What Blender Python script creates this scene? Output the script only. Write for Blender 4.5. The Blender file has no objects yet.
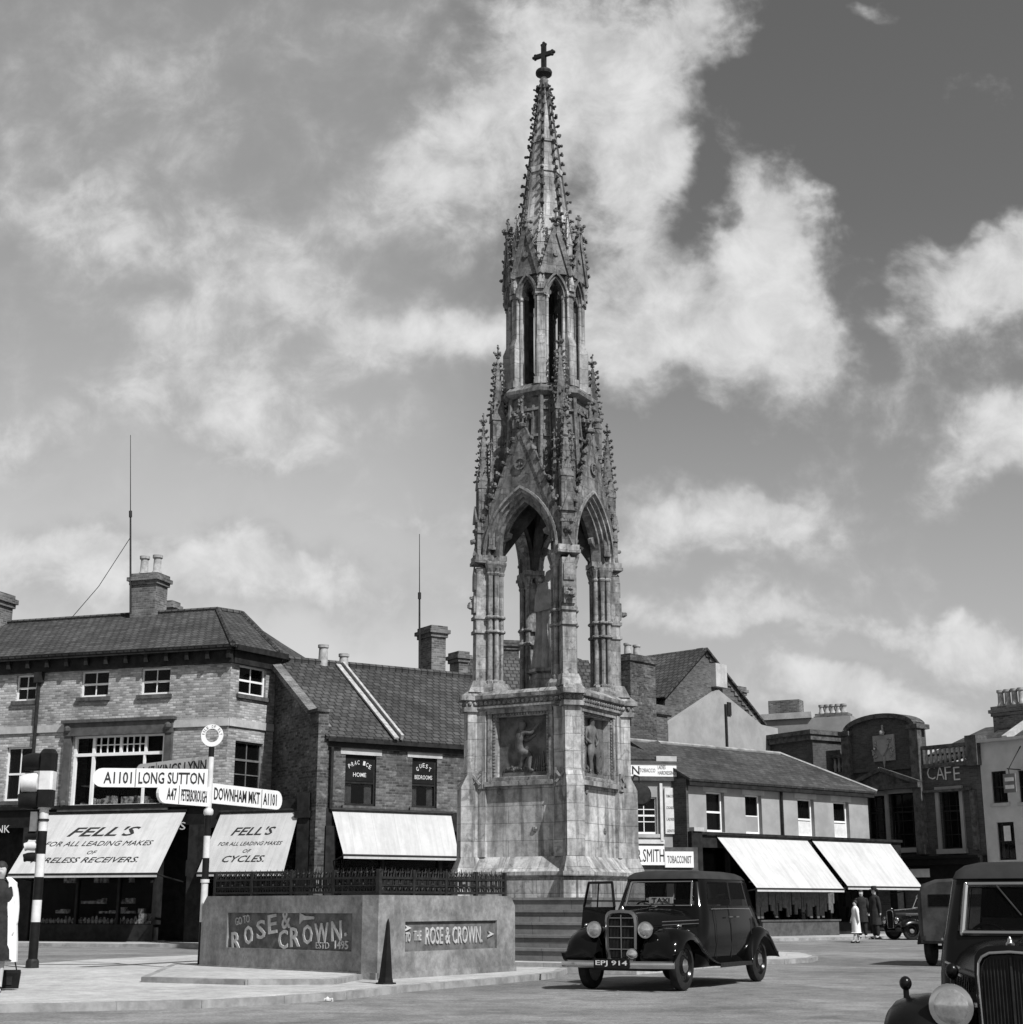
import bpy, math, random
from mathutils import Matrix, Vector
random.seed(7)
R = math.radians
sc = bpy.context.scene
COL = sc.collection
# ------------------------------------------------------------------ camera
FPX = 1500.0; CAMH = 1.21; PITCH = math.atan(393 / FPX)
cam = bpy.data.cameras.new('camera'); co = bpy.data.objects.new('camera', cam); COL.objects.link(co)
co.location = (0, 0, CAMH); co.rotation_euler = (math.pi / 2 + PITCH, 0, 0)
cam.sensor_width = 36; cam.sensor_height = 36; cam.lens = FPX / 1024 * 36; cam.clip_end = 5000; cam.clip_start = .05
sc.camera = co
sc.view_settings.view_transform = 'Standard'; sc.view_settings.look = 'None'
sc.view_settings.exposure = 0.3; sc.view_settings.gamma = 1
CP, SP = math.cos(PITCH), math.sin(PITCH)
# sight lines measured in the photograph, turned into real positions
def ray(x, y):
    u = (x - 511.5) / FPX; v = (512 - y) / FPX
    return Vector((u, CP - v * SP, SP + v * CP))
def PZ(x, y, z=0.0):
    a = ray(x, y); t = (z - CAMH) / a.z; return Vector((a.x * t, a.y * t, z))
def PY(x, y, Y):
    a = ray(x, y); t = Y / a.y; return Vector((a.x * t, Y, CAMH + a.z * t))
# ------------------------------------------------------------------ sun and sky
SUN_AZ = (0.62, -0.785); SUN_EL = R(47)
n = math.hypot(*SUN_AZ); sx, sy = SUN_AZ[0] / n, SUN_AZ[1] / n
sd = Vector((sx * math.cos(SUN_EL), sy * math.cos(SUN_EL), math.sin(SUN_EL)))
sl = bpy.data.lights.new('sun', 'SUN'); sl.energy = 5.0; sl.angle = R(.5); sl.color = (1, 1, 1)
so = bpy.data.objects.new('sun', sl); COL.objects.link(so); so.rotation_euler = sd.to_track_quat('Z', 'Y').to_euler(); so.location = (30, -30, 60)
W = bpy.data.worlds.new('World'); sc.world = W; W.use_nodes = True
nt = W.node_tree; nt.nodes.clear()
class G:
    """tiny node-graph helper"""
    def __init__(s, nt): s.nt = nt
    def n(s, t, **k):
        o = s.nt.nodes.new(t)
        for a, b in k.items():
            if a.startswith('i_'): o.inputs[a[2:].replace('_', ' ')].default_value = b
            else: setattr(o, a, b)
        return o
    def put(s, sock, v):
        if isinstance(v, bpy.types.NodeSocket): s.nt.links.new(v, sock)
        elif v is not None: sock.default_value = v
    def m(s, op, a, b=None, c=None, clamp=False):
        o = s.nt.nodes.new('ShaderNodeMath'); o.operation = op; o.use_clamp = clamp
        for i, v in enumerate((a, b, c)): s.put(o.inputs[i], v)
        return o.outputs[0]
    def vm(s, op, a, b=None):
        o = s.nt.nodes.new('ShaderNodeVectorMath'); o.operation = op
        s.put(o.inputs[0], a); s.put(o.inputs[1], b)
        return o
    def noise(s, vec, scale, detail=4, rough=.55, dist=0):
        o = s.nt.nodes.new('ShaderNodeTexNoise'); s.put(o.inputs['Vector'], vec)
        o.inputs['Scale'].default_value = scale; o.inputs['Detail'].default_value = detail
        o.inputs['Roughness'].default_value = rough; o.inputs['Distortion'].default_value = dist
        return o
    def ramp(s, v, a, b, lo=0., hi=1.):
        o = s.nt.nodes.new('ShaderNodeMapRange'); o.interpolation_type = 'SMOOTHSTEP'
        s.put(o.inputs[0], v)
        for i, q in enumerate((a, b, lo, hi)): o.inputs[i + 1].default_value = q
        return o.outputs[0]
g = G(nt)
sky = g.n('ShaderNodeTexSky', sky_type='NISHITA', sun_disc=False, sun_elevation=SUN_EL, sun_rotation=math.atan2(sx, sy), altitude=10, air_density=1.0, dust_density=1.2)
bw = g.n('ShaderNodeRGBToBW'); nt.links.new(sky.outputs[0], bw.inputs[0])
tc = g.n('ShaderNodeTexCoord'); sep = g.n('ShaderNodeSeparateXYZ'); nt.links.new(tc.outputs['Generated'], sep.inputs[0])
ay = g.m('MAXIMUM', g.m('ABSOLUTE', sep.outputs[1]), .05)
A_ = g.m('DIVIDE', sep.outputs[0], ay); B_ = g.m('DIVIDE', sep.outputs[2], ay)
cmb = g.n('ShaderNodeCombineXYZ'); nt.links.new(A_, cmb.inputs[0]); nt.links.new(B_, cmb.inputs[1]); V0 = cmb.outputs[0]
wn = g.noise(V0, 7, 5, .6); wsub = g.vm('SUBTRACT', wn.outputs['Color'], (.5, .5, .5)); wsc = g.vm('SCALE', wsub.outputs[0]); wsc.inputs['Scale'].default_value = .15
V1 = g.vm('ADD', V0, wsc.outputs[0]).outputs[0]
# cumulus masses: bearing/elevation of each, its two radii, its weight
CL = [(600,30,150,95,1.1),(700,40,48,70,.6),(560,130,110,90,.9),(630,230,50,120,1.0),(665,330,95,55,.95),(750,340,80,42,.7),(785,190,56,78,1.25),(800,270,58,75,.85),
 (935,275,85,48,1.0),(1000,270,60,60,1.1),(985,205,45,32,.6),(1010,440,75,38,1.2),(880,8,40,14,.6),(960,65,35,30,.25),(680,520,120,38,1.3),(780,500,60,22,.6),
 (690,612,105,34,1.3),(780,632,60,18,.9),(945,630,80,20,1.3),(825,690,80,24,1.3),(1000,660,70,25,1.0),(740,730,300,45,.35),(960,700,120,40,.4),
 (60,210,85,34,.75),(160,215,80,30,.6),(425,175,105,50,.8),(285,262,62,38,.85),(380,320,150,42,.85),(480,340,90,45,.8),(160,300,90,35,.55),(190,380,120,34,.95),(270,425,100,30,.95),(90,410,70,25,.5),
 (10,170,40,40,.5),(10,440,45,36,.8),(110,110,130,60,.35),(220,40,160,50,.3),(130,565,170,36,1.15),(250,585,110,40,1.15),(395,515,42,14,.6),(340,620,110,34,.7),(450,590,70,24,.5),(40,610,100,32,.6),(470,520,30,24,.5),(200,330,420,330,.30),(695,190,30,50,-.35),(745,260,70,60,.7),(880,420,150,90,.42),(960,330,120,90,.35),(860,560,160,70,.35),(860,690,240,60,.5),(930,120,60,40,.3),(785,85,70,42,-.9),(900,150,110,60,-.9),(745,215,14,14,-.6),(868,300,28,80,-.5),(700,430,120,25,-.3),(560,430,60,40,-.3)]
acc = None
for (cx, cy, rx, ry, w) in CL:
    d0 = ray(cx, cy); c0 = (d0.x / d0.y, d0.z / d0.y)
    dx = ray(cx + rx, cy); dy = ray(cx, cy - ry)
    ex = abs(dx.x / dx.y - c0[0]); ey = abs(dy.z / dy.y - c0[1])
    v = g.vm('SUBTRACT', V1, (c0[0], c0[1], 0)).outputs[0]
    v = g.vm('MULTIPLY', v, (1 / ex / 1.72, 1 / ey / 1.72, 0)).outputs[0]
    l = g.vm('LENGTH', v).outputs['Value']
    f = g.ramp(l, 0., 1., w, 0.)
    acc = f if acc is None else g.m('ADD', acc, f)
fb = g.noise(V0, 8, 10, .62, .35).outputs[0]; fb2 = g.noise(V0, 24, 8, .62, .3).outputs[0]
lft = g.ramp(A_, -.12, .08, .72, 0)                          # the western half is overcast more softly
fld = g.m('ADD', acc, g.m('MULTIPLY', g.m('SUBTRACT', fb, .5), 2.1)); fld = g.m('ADD', fld, g.m('MULTIPLY', g.m('SUBTRACT', fb2, .5), 1.1))
hard = g.ramp(fld, .25, 1.15); soft = g.ramp(fld, -.15, 1.3)
mx = g.n('ShaderNodeMix', data_type='FLOAT'); nt.links.new(lft, mx.inputs[0]); nt.links.new(hard, mx.inputs[2]); nt.links.new(soft, mx.inputs[3])
cov = mx.outputs[0]
body = g.m('MULTIPLY_ADD', g.ramp(fb2, .3, .72), 1.3, 3.9)
body = g.m('ADD', body, g.ramp(fld, .5, 1.9, -.5, 1.2))
base = g.m('MULTIPLY', bw.outputs[0], .66); base = g.m('ADD', base, g.ramp(B_, .50, .12, 0, 1.3))
base = g.m('ADD', base, g.m('MULTIPLY', lft, 1.8))
mx2 = g.n('ShaderNodeMix', data_type='FLOAT'); nt.links.new(cov, mx2.inputs[0]); nt.links.new(base, mx2.inputs[2]); nt.links.new(body, mx2.inputs[3])
bg = g.n('ShaderNodeBackground'); bg.inputs[1].default_value = .1
nt.links.new(mx2.outputs[0], bg.inputs[0]); ow = g.n('ShaderNodeOutputWorld'); nt.links.new(bg.outputs[0], ow.inputs[0])
W.cycles.sampling_method = 'MANUAL'; W.cycles.sample_map_resolution = 512
# ------------------------------------------------------------------ materials
M = {}
def new_mat(name):
    m = bpy.data.materials.new(name); m.use_nodes = True; nt = m.node_tree; M[name] = m
    b = nt.nodes['Principled BSDF']; return m, G(nt), b
def grey(g, f, lo, hi):
    """factor socket -> grey colour socket between two albedos"""
    o = g.n('ShaderNodeMapRange'); g.put(o.inputs[0], f); o.inputs[3].default_value = lo; o.inputs[4].default_value = hi
    return o.outputs[0]
def bump(g, b, h, strength=.4, dist=.01):
    o = g.n('ShaderNodeBump'); g.put(o.inputs['Height'], h); o.inputs['Strength'].default_value = strength; o.inputs['Distance'].default_value = dist
    g.nt.links.new(o.outputs[0], b.inputs['Normal'])
def plain(name, v, rough=.6, metal=0, var=.25, scale=3., coat=0, bmp=0.0, spec=.16):
    if not metal: v *= .84
    m, g, b = new_mat(name)
    t = g.n('ShaderNodeTexCoord'); f = g.noise(t.outputs['Object'], scale, 6, .65).outputs[0]
    f = g.ramp(f, .3, .7)
    g.put(b.inputs['Base Color'], grey(g, f, v * (1 - var), v * (1 + var)))
    b.inputs['Roughness'].default_value = rough; b.inputs['Metallic'].default_value = metal; b.inputs['Coat Weight'].default_value = coat
    b.inputs['Specular IOR Level'].default_value = spec
    if bmp: bump(g, b, g.noise(t.outputs['Object'], scale * 14, 5, .7).outputs[0], bmp, .01)
    return m
def coursed(name, c1, c2, mortar, bw=.235, bh=.08, ms=.012, stain=.35, stain_scale=.6, dark=0.0, offset=.5, rough=.85, bs=.5, streak=0, patch=None, fine=.15):
    c1, c2, mortar = c1*.84, c2*.84, mortar*.84
    m, g, b = new_mat(name)
    t = g.n('ShaderNodeTexCoord'); uv = t.outputs['UV']
    br = g.n('ShaderNodeTexBrick'); nt = g.nt; nt.links.new(uv, br.inputs['Vector'])
    br.inputs['Scale'].default_value = 1; br.inputs['Brick Width'].default_value = bw; br.inputs['Row Height'].default_value = bh
    br.inputs['Mortar Size'].default_value = ms; br.inputs['Mortar Smooth'].default_value = .3; br.inputs['Bias'].default_value = 0; br.offset = offset
    br.inputs['Color1'].default_value = (c1, c1, c1, 1); br.inputs['Color2'].default_value = (c2, c2, c2, 1); br.inputs['Mortar'].default_value = (mortar,) * 3 + (1,)
    f = g.noise(t.outputs['Object'], stain_scale, 8, .68, .4).outputs[0]
    k = grey(g, g.ramp(f, .3, .7), 1 - stain, 1 + stain * .5)
    f2 = g.noise(t.outputs['Object'], 9, 6, .7).outputs[0]
    k = g.m('MULTIPLY', k, grey(g, g.ramp(f2, .25, .75), 1 - fine, 1 + fine))
    if streak:
        mp = g.n('ShaderNodeMapping'); nt.links.new(uv, mp.inputs[0]); mp.inputs['Scale'].default_value = (3.2, .35, 1)
        f3 = g.noise(mp.outputs[0], 1.5, 7, .6).outputs[0]
        k = g.m('MULTIPLY', k, grey(g, g.ramp(f3, .44, .62), 1, 1 - streak))
    if patch:
        f4 = g.noise(t.outputs['Object'], patch[0], 6, .72, 1.).outputs[0]
        k = g.m('MULTIPLY', k, grey(g, g.ramp(f4, patch[1], patch[1] + .07), 1, patch[2]))
    sv = g.n('ShaderNodeVectorMath', operation='SCALE'); nt.links.new(br.outputs['Color'], sv.inputs[0]); nt.links.new(k, sv.inputs['Scale'])
    nt.links.new(sv.outputs[0], b.inputs['Base Color']); b.inputs['Roughness'].default_value = rough
    b.inputs['Specular IOR Level'].default_value = .1
    h = g.m('SUBTRACT', g.m('MULTIPLY', f2, .6), br.outputs['Fac'])
    bump(g, b, h, bs, .012)
    return m
coursed('gault_brick', .54, .20, .32, ms=.016, stain=.38, patch=(2.2, .62, .72))
coursed('red_brick', .15, .045, .12, ms=.012, stain=.5, patch=(3.5, .56, 1.6), fine=.35)
coursed('weathered_stone', .23, .14, .12, bw=.45, bh=.27, ms=.006, stain=.45, stain_scale=1.8, streak=.4, patch=(6, .54, .55), rough=.95, fine=.35)
coursed('brown_brick', .15, .07, .13, ms=.012, stain=.4)
coursed('pale_brick', .33, .27, .30, stain=.2, ms=.008, fine=.08)
coursed('dark_facade_brick', .10, .065, .10, ms=.01, stain=.3)
coursed('stack_brick', .22, .09, .22, stain=.5)
coursed('slate', .085, .05, .035, bw=.32, bh=.22, ms=.016, stain=.4, rough=.7, fine=.25)
coursed('pantile', .095, .055, .03, bw=.26, bh=.27, ms=.03, stain=.35, rough=.8, fine=.25)
coursed('ashlar', .50, .36, .22, bw=.85, bh=.36, ms=.007, stain=.38, stain_scale=.9, streak=.5, patch=(2.2, .58, .62), rough=.9, fine=.28, offset=.37)
coursed('shade_stone', .075, .055, .05, bw=.45, bh=.27, ms=.005, stain=.5, stain_scale=2, rough=.95, fine=.3)  # near-black stone: shade inside the arches and lantern put into the colour
coursed('carved_stone', .35, .22, .20, bw=.45, bh=.27, ms=.006, stain=.42, stain_scale=1.4, streak=.5, patch=(5.5, .56, .52), rough=.95, fine=.35)
coursed('step_stone', .22, .17, .1, bw=1.1, bh=.5, ms=.006, stain=.4, rough=.9)
coursed('concrete', .27, .24, .2, bw=7, bh=5, ms=.002, stain=.42, stain_scale=1.3, streak=.14, patch=(3.2, .60, .8), rough=.95, fine=.25)
coursed('flagstone', .46, .40, .30, bw=.9, bh=.6, ms=.006, stain=.25, stain_scale=.35, rough=.95, fine=.22)
plain('kerb_stone', .27, .9, var=.35, scale=2.5, bmp=.4)
plain('panel_paint', .125, .9, var=.35, scale=6)
plain('letter_stone', .44, .85, var=.2, scale=9)
plain('bronze_relief', .11, .6, var=.45, scale=5, bmp=.2)
plain('dark_stone', .085, .9, var=.5, scale=5)
plain('stucco', .5, .9, var=.12, scale=1.2, bmp=.2)
plain('grey_render', .30, .9, var=.16, scale=1.0, bmp=.2)
plain('pale_stone', .42, .85, var=.2, scale=2.)
coursed('canvas', .54, .51, .44, bw=.78, bh=30, ms=.008, offset=0, stain=.10, stain_scale=1.1, streak=.12, rough=.9, fine=.04, bs=.15)
plain('white_paint', .78, .55, var=.06, scale=4)
plain('off_white_paint', .62, .6, var=.12, scale=5)
plain('ink', .03, .6, var=.1)
plain('grey_ink', .13, .6, var=.1)
plain('black_paint', .012, .45, var=.3, scale=5, spec=.1)
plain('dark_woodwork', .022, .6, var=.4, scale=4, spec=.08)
plain('brown_woodwork', .08, .55, var=.3, scale=4)
plain('grey_woodwork', .16, .6, var=.25, scale=4)
plain('iron', .022, .55, var=.4, scale=8)
plain('lead', .40, .5, var=.3, scale=6)
plain('pot_clay', .34, .85, var=.3, scale=5)
plain('rubber', .02, .8, var=.3, scale=12)
plain('chrome', .48, .16, metal=1, var=.1)
plain('dull_chrome', .27, .3, metal=1, var=.1)
plain('car_paint', .004, .09, var=.3, scale=2, spec=.2)
plain('old_car_paint', .006, .24, var=.4, scale=3, spec=.2)
plain('van_paint', .055, .45, var=.4, scale=3)
plain('roof_cloth', .03, .75, var=.25, scale=3)
plain('leather', .06, .6, var=.3, scale=5)
plain('skin_tone', .42, .6, var=.1)
plain('hair', .03, .6, var=.3)
plain('dark_cloth', .025, .9, var=.4, scale=8)
plain('mid_cloth', .12, .9, var=.3, scale=8)
plain('pale_cloth', .7, .9, var=.1, scale=8)
plain('lens', .42, .12, metal=.75, var=.35, scale=9)
plain('curtain', .8, .9, var=.25, scale=7)
plain('goods', .75, .8, var=.9, scale=8)
def glass(name, v, tr):
    m, g, b = new_mat(name); nt = g.nt
    b.inputs['Base Color'].default_value = (v, v, v, 1); b.inputs['Roughness'].default_value = .06; b.inputs['Specular IOR Level'].default_value = .25
    tp = g.n('ShaderNodeBsdfTransparent'); tp.inputs[0].default_value = (.75, .75, .75, 1); ms = g.n('ShaderNodeMixShader'); ms.inputs[0].default_value = tr
    o = nt.nodes['Material Output']; nt.links.new(b.outputs[0], ms.inputs[1]); nt.links.new(tp.outputs[0], ms.inputs[2]); nt.links.new(ms.outputs[0], o.inputs[0])
    t = g.n('ShaderNodeTexCoord'); bump(g, b, g.noise(t.outputs['Object'], 1.3, 2).outputs[0], .08, .05)
glass('window_glass', .008, .62); glass('shop_glass', .006, .88); glass('car_glass', .008, .82)
# road: tarmac worn pale by traffic, oil marks and patches
m, g, b = new_mat('tarmac'); t = g.n('ShaderNodeTexCoord'); ob = t.outputs['Object']
k = grey(g, g.ramp(g.noise(ob, .22, 8, .65, .6).outputs[0], .3, .7), .12, .22)
k = g.m('MULTIPLY', k, grey(g, g.ramp(g.noise(ob, 2.6, 8, .75).outputs[0], .3, .7), .74, 1.2))
k = g.m('MULTIPLY', k, grey(g, g.ramp(g.noise(ob, .75, 6, .6, 1.2).outputs[0], .52, .60), 1.05, .84))
k = g.m('MULTIPLY', k, grey(g, g.ramp(g.noise(ob, 24, 4, .85).outputs[0], .3, .7), .6, 1.4))
mp = g.n('ShaderNodeMapping'); g.nt.links.new(ob, mp.inputs[0]); mp.inputs['Scale'].default_value = (.35, 1.6, 1); mp.inputs['Rotation'].default_value = (0, 0, R(12))
k = g.m('MULTIPLY', k, grey(g, g.ramp(g.noise(mp.outputs[0], 1.1, 6, .6).outputs[0], .42, .62), 1.02, .92))
g.put(b.inputs['Base Color'], k); b.inputs['Roughness'].default_value = .92; b.inputs['Specular IOR Level'].default_value = .25
bump(g, b, g.noise(ob, 60, 4, .8).outputs[0], .5, .01)
m, g, b = new_mat('paving'); t = g.n('ShaderNodeTexCoord'); ob = t.outputs['Object']
k = grey(g, g.ramp(g.noise(ob, .5, 8, .7, .5).outputs[0], .3, .7), .30, .43)
k = g.m('MULTIPLY', k, grey(g, g.ramp(g.noise(ob, 5, 8, .75).outputs[0], .3, .7), .74, 1.18))
k = g.m('MULTIPLY', k, grey(g, g.ramp(g.noise(ob, 45, 3, .8).outputs[0], .3, .7), .85, 1.12))
g.put(b.inputs['Base Color'], k); b.inputs['Roughness'].default_value = .95; b.inputs['Specular IOR Level'].default_value = .2
bump(g, b, g.noise(ob, 50, 4, .8).outputs[0], .5, .008)
# ------------------------------------------------------------------ mesh builder
class MB:
    def __init__(s, mtx=None): s.v = []; s.f = []; s.m = mtx or Matrix()
    def add(s, vs, fs):
        o = len(s.v); s.v += [s.m @ Vector(p) for p in vs]; s.f += [tuple(i + o for i in q) for q in fs]; return s
    def box(s, x0, x1, y0, y1, z0, z1):
        return s.add([(x0,y0,z0),(x1,y0,z0),(x1,y1,z0),(x0,y1,z0),(x0,y0,z1),(x1,y0,z1),(x1,y1,z1),(x0,y1,z1)],
              [(0,3,2,1),(4,5,6,7),(0,1,5,4),(1,2,6,5),(2,3,7,6),(3,0,4,7)])
    def poly(s, p): return s.add(p, [tuple(range(len(p)))])
    def slab(s, pts, d):
        """polygon extruded by the vector d"""
        n = len(pts); d = Vector(d); p = [Vector(q) for q in pts]
        return s.add(p + [q + d for q in p], [tuple(range(n))[::-1], tuple(range(n, 2 * n))] + [(i, (i + 1) % n, n + (i + 1) % n, n + i) for i in range(n)])
    def loft(s, rings, cap0=True, cap1=True, closed=True):
        n = len(rings[0]); vs = [p for r in rings for p in r]; fs = []
        for k in range(len(rings) - 1):
            for i in range(n if closed else n - 1):
                j = (i + 1) % n; fs.append((k*n+i, k*n+j, (k+1)*n+j, (k+1)*n+i))
        if cap0: fs.append(tuple(range(n))[::-1])
        if cap1: fs.append(tuple(range((len(rings)-1)*n, len(rings)*n)))
        return s.add(vs, fs)
    def ngon(s, cx, cy, prof, n=8, rot=0.):
        """stack of regular polygons, prof = [(z, circumradius)]"""
        return s.loft([[(cx + r * math.cos(rot + 2*math.pi*i/n), cy + r * math.sin(rot + 2*math.pi*i/n), z) for i in range(n)] for z, r in prof])
    def rect(s, cx, cy, prof):
        """stack of rectangles, prof = [(z, half x, half y)]"""
        return s.loft([[(cx-a,cy-b,z),(cx+a,cy-b,z),(cx+a,cy+b,z),(cx-a,cy+b,z)] for z, a, b in prof])
    def lathe(s, o, ax, prof, n=16):
        """prof = [(distance along axis, radius)]"""
        ax = Vector(ax).normalized(); u = ax.orthogonal().normalized(); w = ax.cross(u); o = Vector(o)
        return s.loft([[o + ax*h + (u*math.cos(2*math.pi*i/n) + w*math.sin(2*math.pi*i/n))*r for i in range(n)] for h, r in prof])
    def tube(s, a, b, r, n=8, r2=None):
        a = Vector(a); b = Vector(b); return s.lathe(a, b - a, [(0, r), ((b-a).length, r if r2 is None else r2)], n)
    def path(s, pts, r, n=6):
        for a, b in zip(pts, pts[1:]): s.tube(a, b, r, n)
        return s
    def bar(s, a, b, w, h, up=(0,0,1)):
        a = Vector(a); b = Vector(b); d = (b-a).normalized(); up = Vector(up); sd = d.cross(up).normalized(); up = sd.cross(d)
        return s.loft([[p + sd*i*w/2 + up*j*h/2 for i, j in ((-1,-1),(1,-1),(1,1),(-1,1))] for p in (a, b)])
    def ball(s, c, r, n=8, m=5, sz=(1,1,1)):
        rings = [[(c[0]+r*sz[0]*math.sin(math.pi*k/m)*math.cos(2*math.pi*i/n), c[1]+r*sz[1]*math.sin(math.pi*k/m)*math.sin(2*math.pi*i/n), c[2]-r*sz[2]*math.cos(math.pi*k/m)) for i in range(n)] for k in range(m+1)]
        rings[0] = [(c[0]+.001*r*math.cos(2*math.pi*i/n), c[1]+.001*r*math.sin(2*math.pi*i/n), c[2]-r*sz[2]) for i in range(n)]
        rings[-1] = [(c[0]+.001*r*math.cos(2*math.pi*i/n), c[1]+.001*r*math.sin(2*math.pi*i/n), c[2]+r*sz[2]) for i in range(n)]
        return s.loft(rings)
    def leaf(s, c, r, out=(0,0,0)):
        """a carved leaf knob: an uneven cluster of small lumps curling outwards"""
        c = Vector(c); out = Vector(out)
        s.bar(c - out * r * 1.2, c, r * .5, r * .5, up=(0.01, .02, 1))
        for k in range(4):
            q = c + Vector((random.uniform(-1,1), random.uniform(-1,1), random.uniform(-.7,.9))) * r * .6 + out * r * .3
            s.ball(q, r * random.uniform(.42, .68), 5, 3)
        return s
    def build(s, name, mat, parent=None, smooth=False):
        me = bpy.data.meshes.new(name); me.from_pydata([tuple(v) for v in s.v], [], s.f); me.materials.append(M[mat] if isinstance(mat, str) else mat)
        uv = me.uv_layers.new(name='UVMap'); Zu = Vector((0,0,1))
        vs = me.vertices; dat = uv.data
        for p in me.polygons:
            nn = p.normal
            if nn.length < .5: continue
            tt = Zu.cross(nn)
            tt = Vector((1,0,0)) if tt.length < .05 else tt.normalized()
            bb = nn.cross(tt)
            for li in p.loop_indices:
                q = vs[me.loops[li].vertex_index].co; dat[li].uv = (q.dot(tt), q.dot(bb))
        if smooth:
            for p in me.polygons: p.use_smooth = True
            try: me.set_sharp_from_angle(angle=R(38))
            except Exception: pass
        me.update(); o = bpy.data.objects.new(name, me); COL.objects.link(o)
        if parent: o.parent = parent
        return o
def tag(o, label, cat, group=None):
    o['label'] = label; o['category'] = cat
    if group: o['group'] = group
    return o
def thing(name, label, cat, loc=(0,0,0), rz=0, group=None):
    o = bpy.data.objects.new(name, None); COL.objects.link(o); o.location = loc; o.rotation_euler = (0,0,rz); o.empty_display_size = .3
    return tag(o, label, cat, group)
def struct(o): o['kind'] = 'structure'; return o
def text(name, body, mat, parent, mtx, c, w, h, ax=(1,0,0), up=(0,0,1), shear=0, ext=.004, bold=0.0):
    """raised lettering as a mesh: centred on c, fitted to w x h"""
    cu = bpy.data.curves.new('lettering', 'FONT'); cu.body = body; cu.shear = shear; cu.extrude = .0; cu.offset = bold; cu.resolution_u = 2
    o = bpy.data.objects.new('lettering', cu); COL.objects.link(o)
    dg = bpy.context.evaluated_depsgraph_get(); dg.update()
    me = bpy.data.meshes.new_from_object(o.evaluated_get(dg)); bpy.data.objects.remove(o)
    P = [v.co.copy() for v in me.vertices]; F = [tuple(p.vertices) for p in me.polygons]
    x0 = min(p.x for p in P); x1 = max(p.x for p in P); y0 = min(p.y for p in P); y1 = max(p.y for p in P)
    ax = Vector(ax).normalized(); up = Vector(up).normalized(); nn = ax.cross(up); c = Vector(c)
    if w is None: w = (x1-x0) / (y1-y0) * h
    vs = [c + ax*((p.x-x0)/(x1-x0)-.5)*w + up*((p.y-y0)/(y1-y0)-.5)*h for p in P]
    edges = {}
    for f in F:
        for i in range(len(f)):
            a, b_ = f[i], f[(i+1) % len(f)]; edges[(a, b_)] = 1
    rim = [(a, b_) for (a, b_) in edges if (b_, a) not in edges]
    N = len(vs); mb = MB(mtx)
    mb.add([v + nn*ext for v in vs] + vs, F + [(a, a + N, b_ + N, b_) for a, b_ in rim])
    bpy.data.meshes.remove(me)
    return mb.build(name, mat, parent)
class Front:
    """a vertical frontage from A to B (plan points); local x runs along it, -y points out of it"""
    def __init__(s, A, B, name=None, label=None, cat='building', group=None):
        s.A = Vector((A[0], A[1])); s.B = Vector((B[0], B[1])); d = s.B - s.A; s.L = d.length; s.t = d / s.L
        s.ang = math.atan2(d.y, d.x); s.n = Vector((s.t.y, -s.t.x))
        s.root = thing(name, label, cat, (A[0], A[1], 0), s.ang, group) if name else None
        s.X = Matrix()
    def at(s, x, y, off=0.0):
        """where the sight line meets the frontage plane moved out by off"""
        a = ray(x, y); A = s.A + s.n * off; t = A.dot(s.n) / (a.x * s.n.x + a.y * s.n.y)
        P = Vector((a.x*t, a.y*t)); return ((P - s.A).dot(s.t), CAMH + a.z*t)
    def rect(s, x0, y0, x1, y1, off=0.0):
        xm, ym = (x0+x1)/2, (y0+y1)/2
        return (s.at(x0, ym, off)[0], s.at(x1, ym, off)[0], s.at(xm, y1, off)[1], s.at(xm, y0, off)[1])
def wall_holes(mb, k0, k1, z0, z1, holes, th=.25, y=0.0):
    xs = sorted({k0, k1} | {a for h in holes for a in h[:2]}); zs = sorted({z0, z1} | {a for h in holes for a in h[2:4]})
    xs = [a for a in xs if k0 <= a <= k1]; zs = [a for a in zs if z0 <= a <= z1]
    for a, b in zip(xs, xs[1:]):
        for c, d in zip(zs, zs[1:]):
            mx_, mz = (a+b)/2, (c+d)/2
            if any(h[0] < mx_ < h[1] and h[2] < mz < h[3] for h in holes): continue
            mb.poly([(a,y,c),(b,y,c),(b,y,d),(a,y,d)])
    for h in holes:
        a, b, c, d = h[:4]
        mb.poly([(a,y,c),(a,y,d),(a,y+th,d),(a,y+th,c)]); mb.poly([(b,y,d),(b,y,c),(b,y+th,c),(b,y+th,d)])
        mb.poly([(a,y,d),(b,y,d),(b,y+th,d),(a,y+th,d)]); mb.poly([(a,y,c),(a,y+th,c),(b,y+th,c),(b,y,c)])
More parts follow.
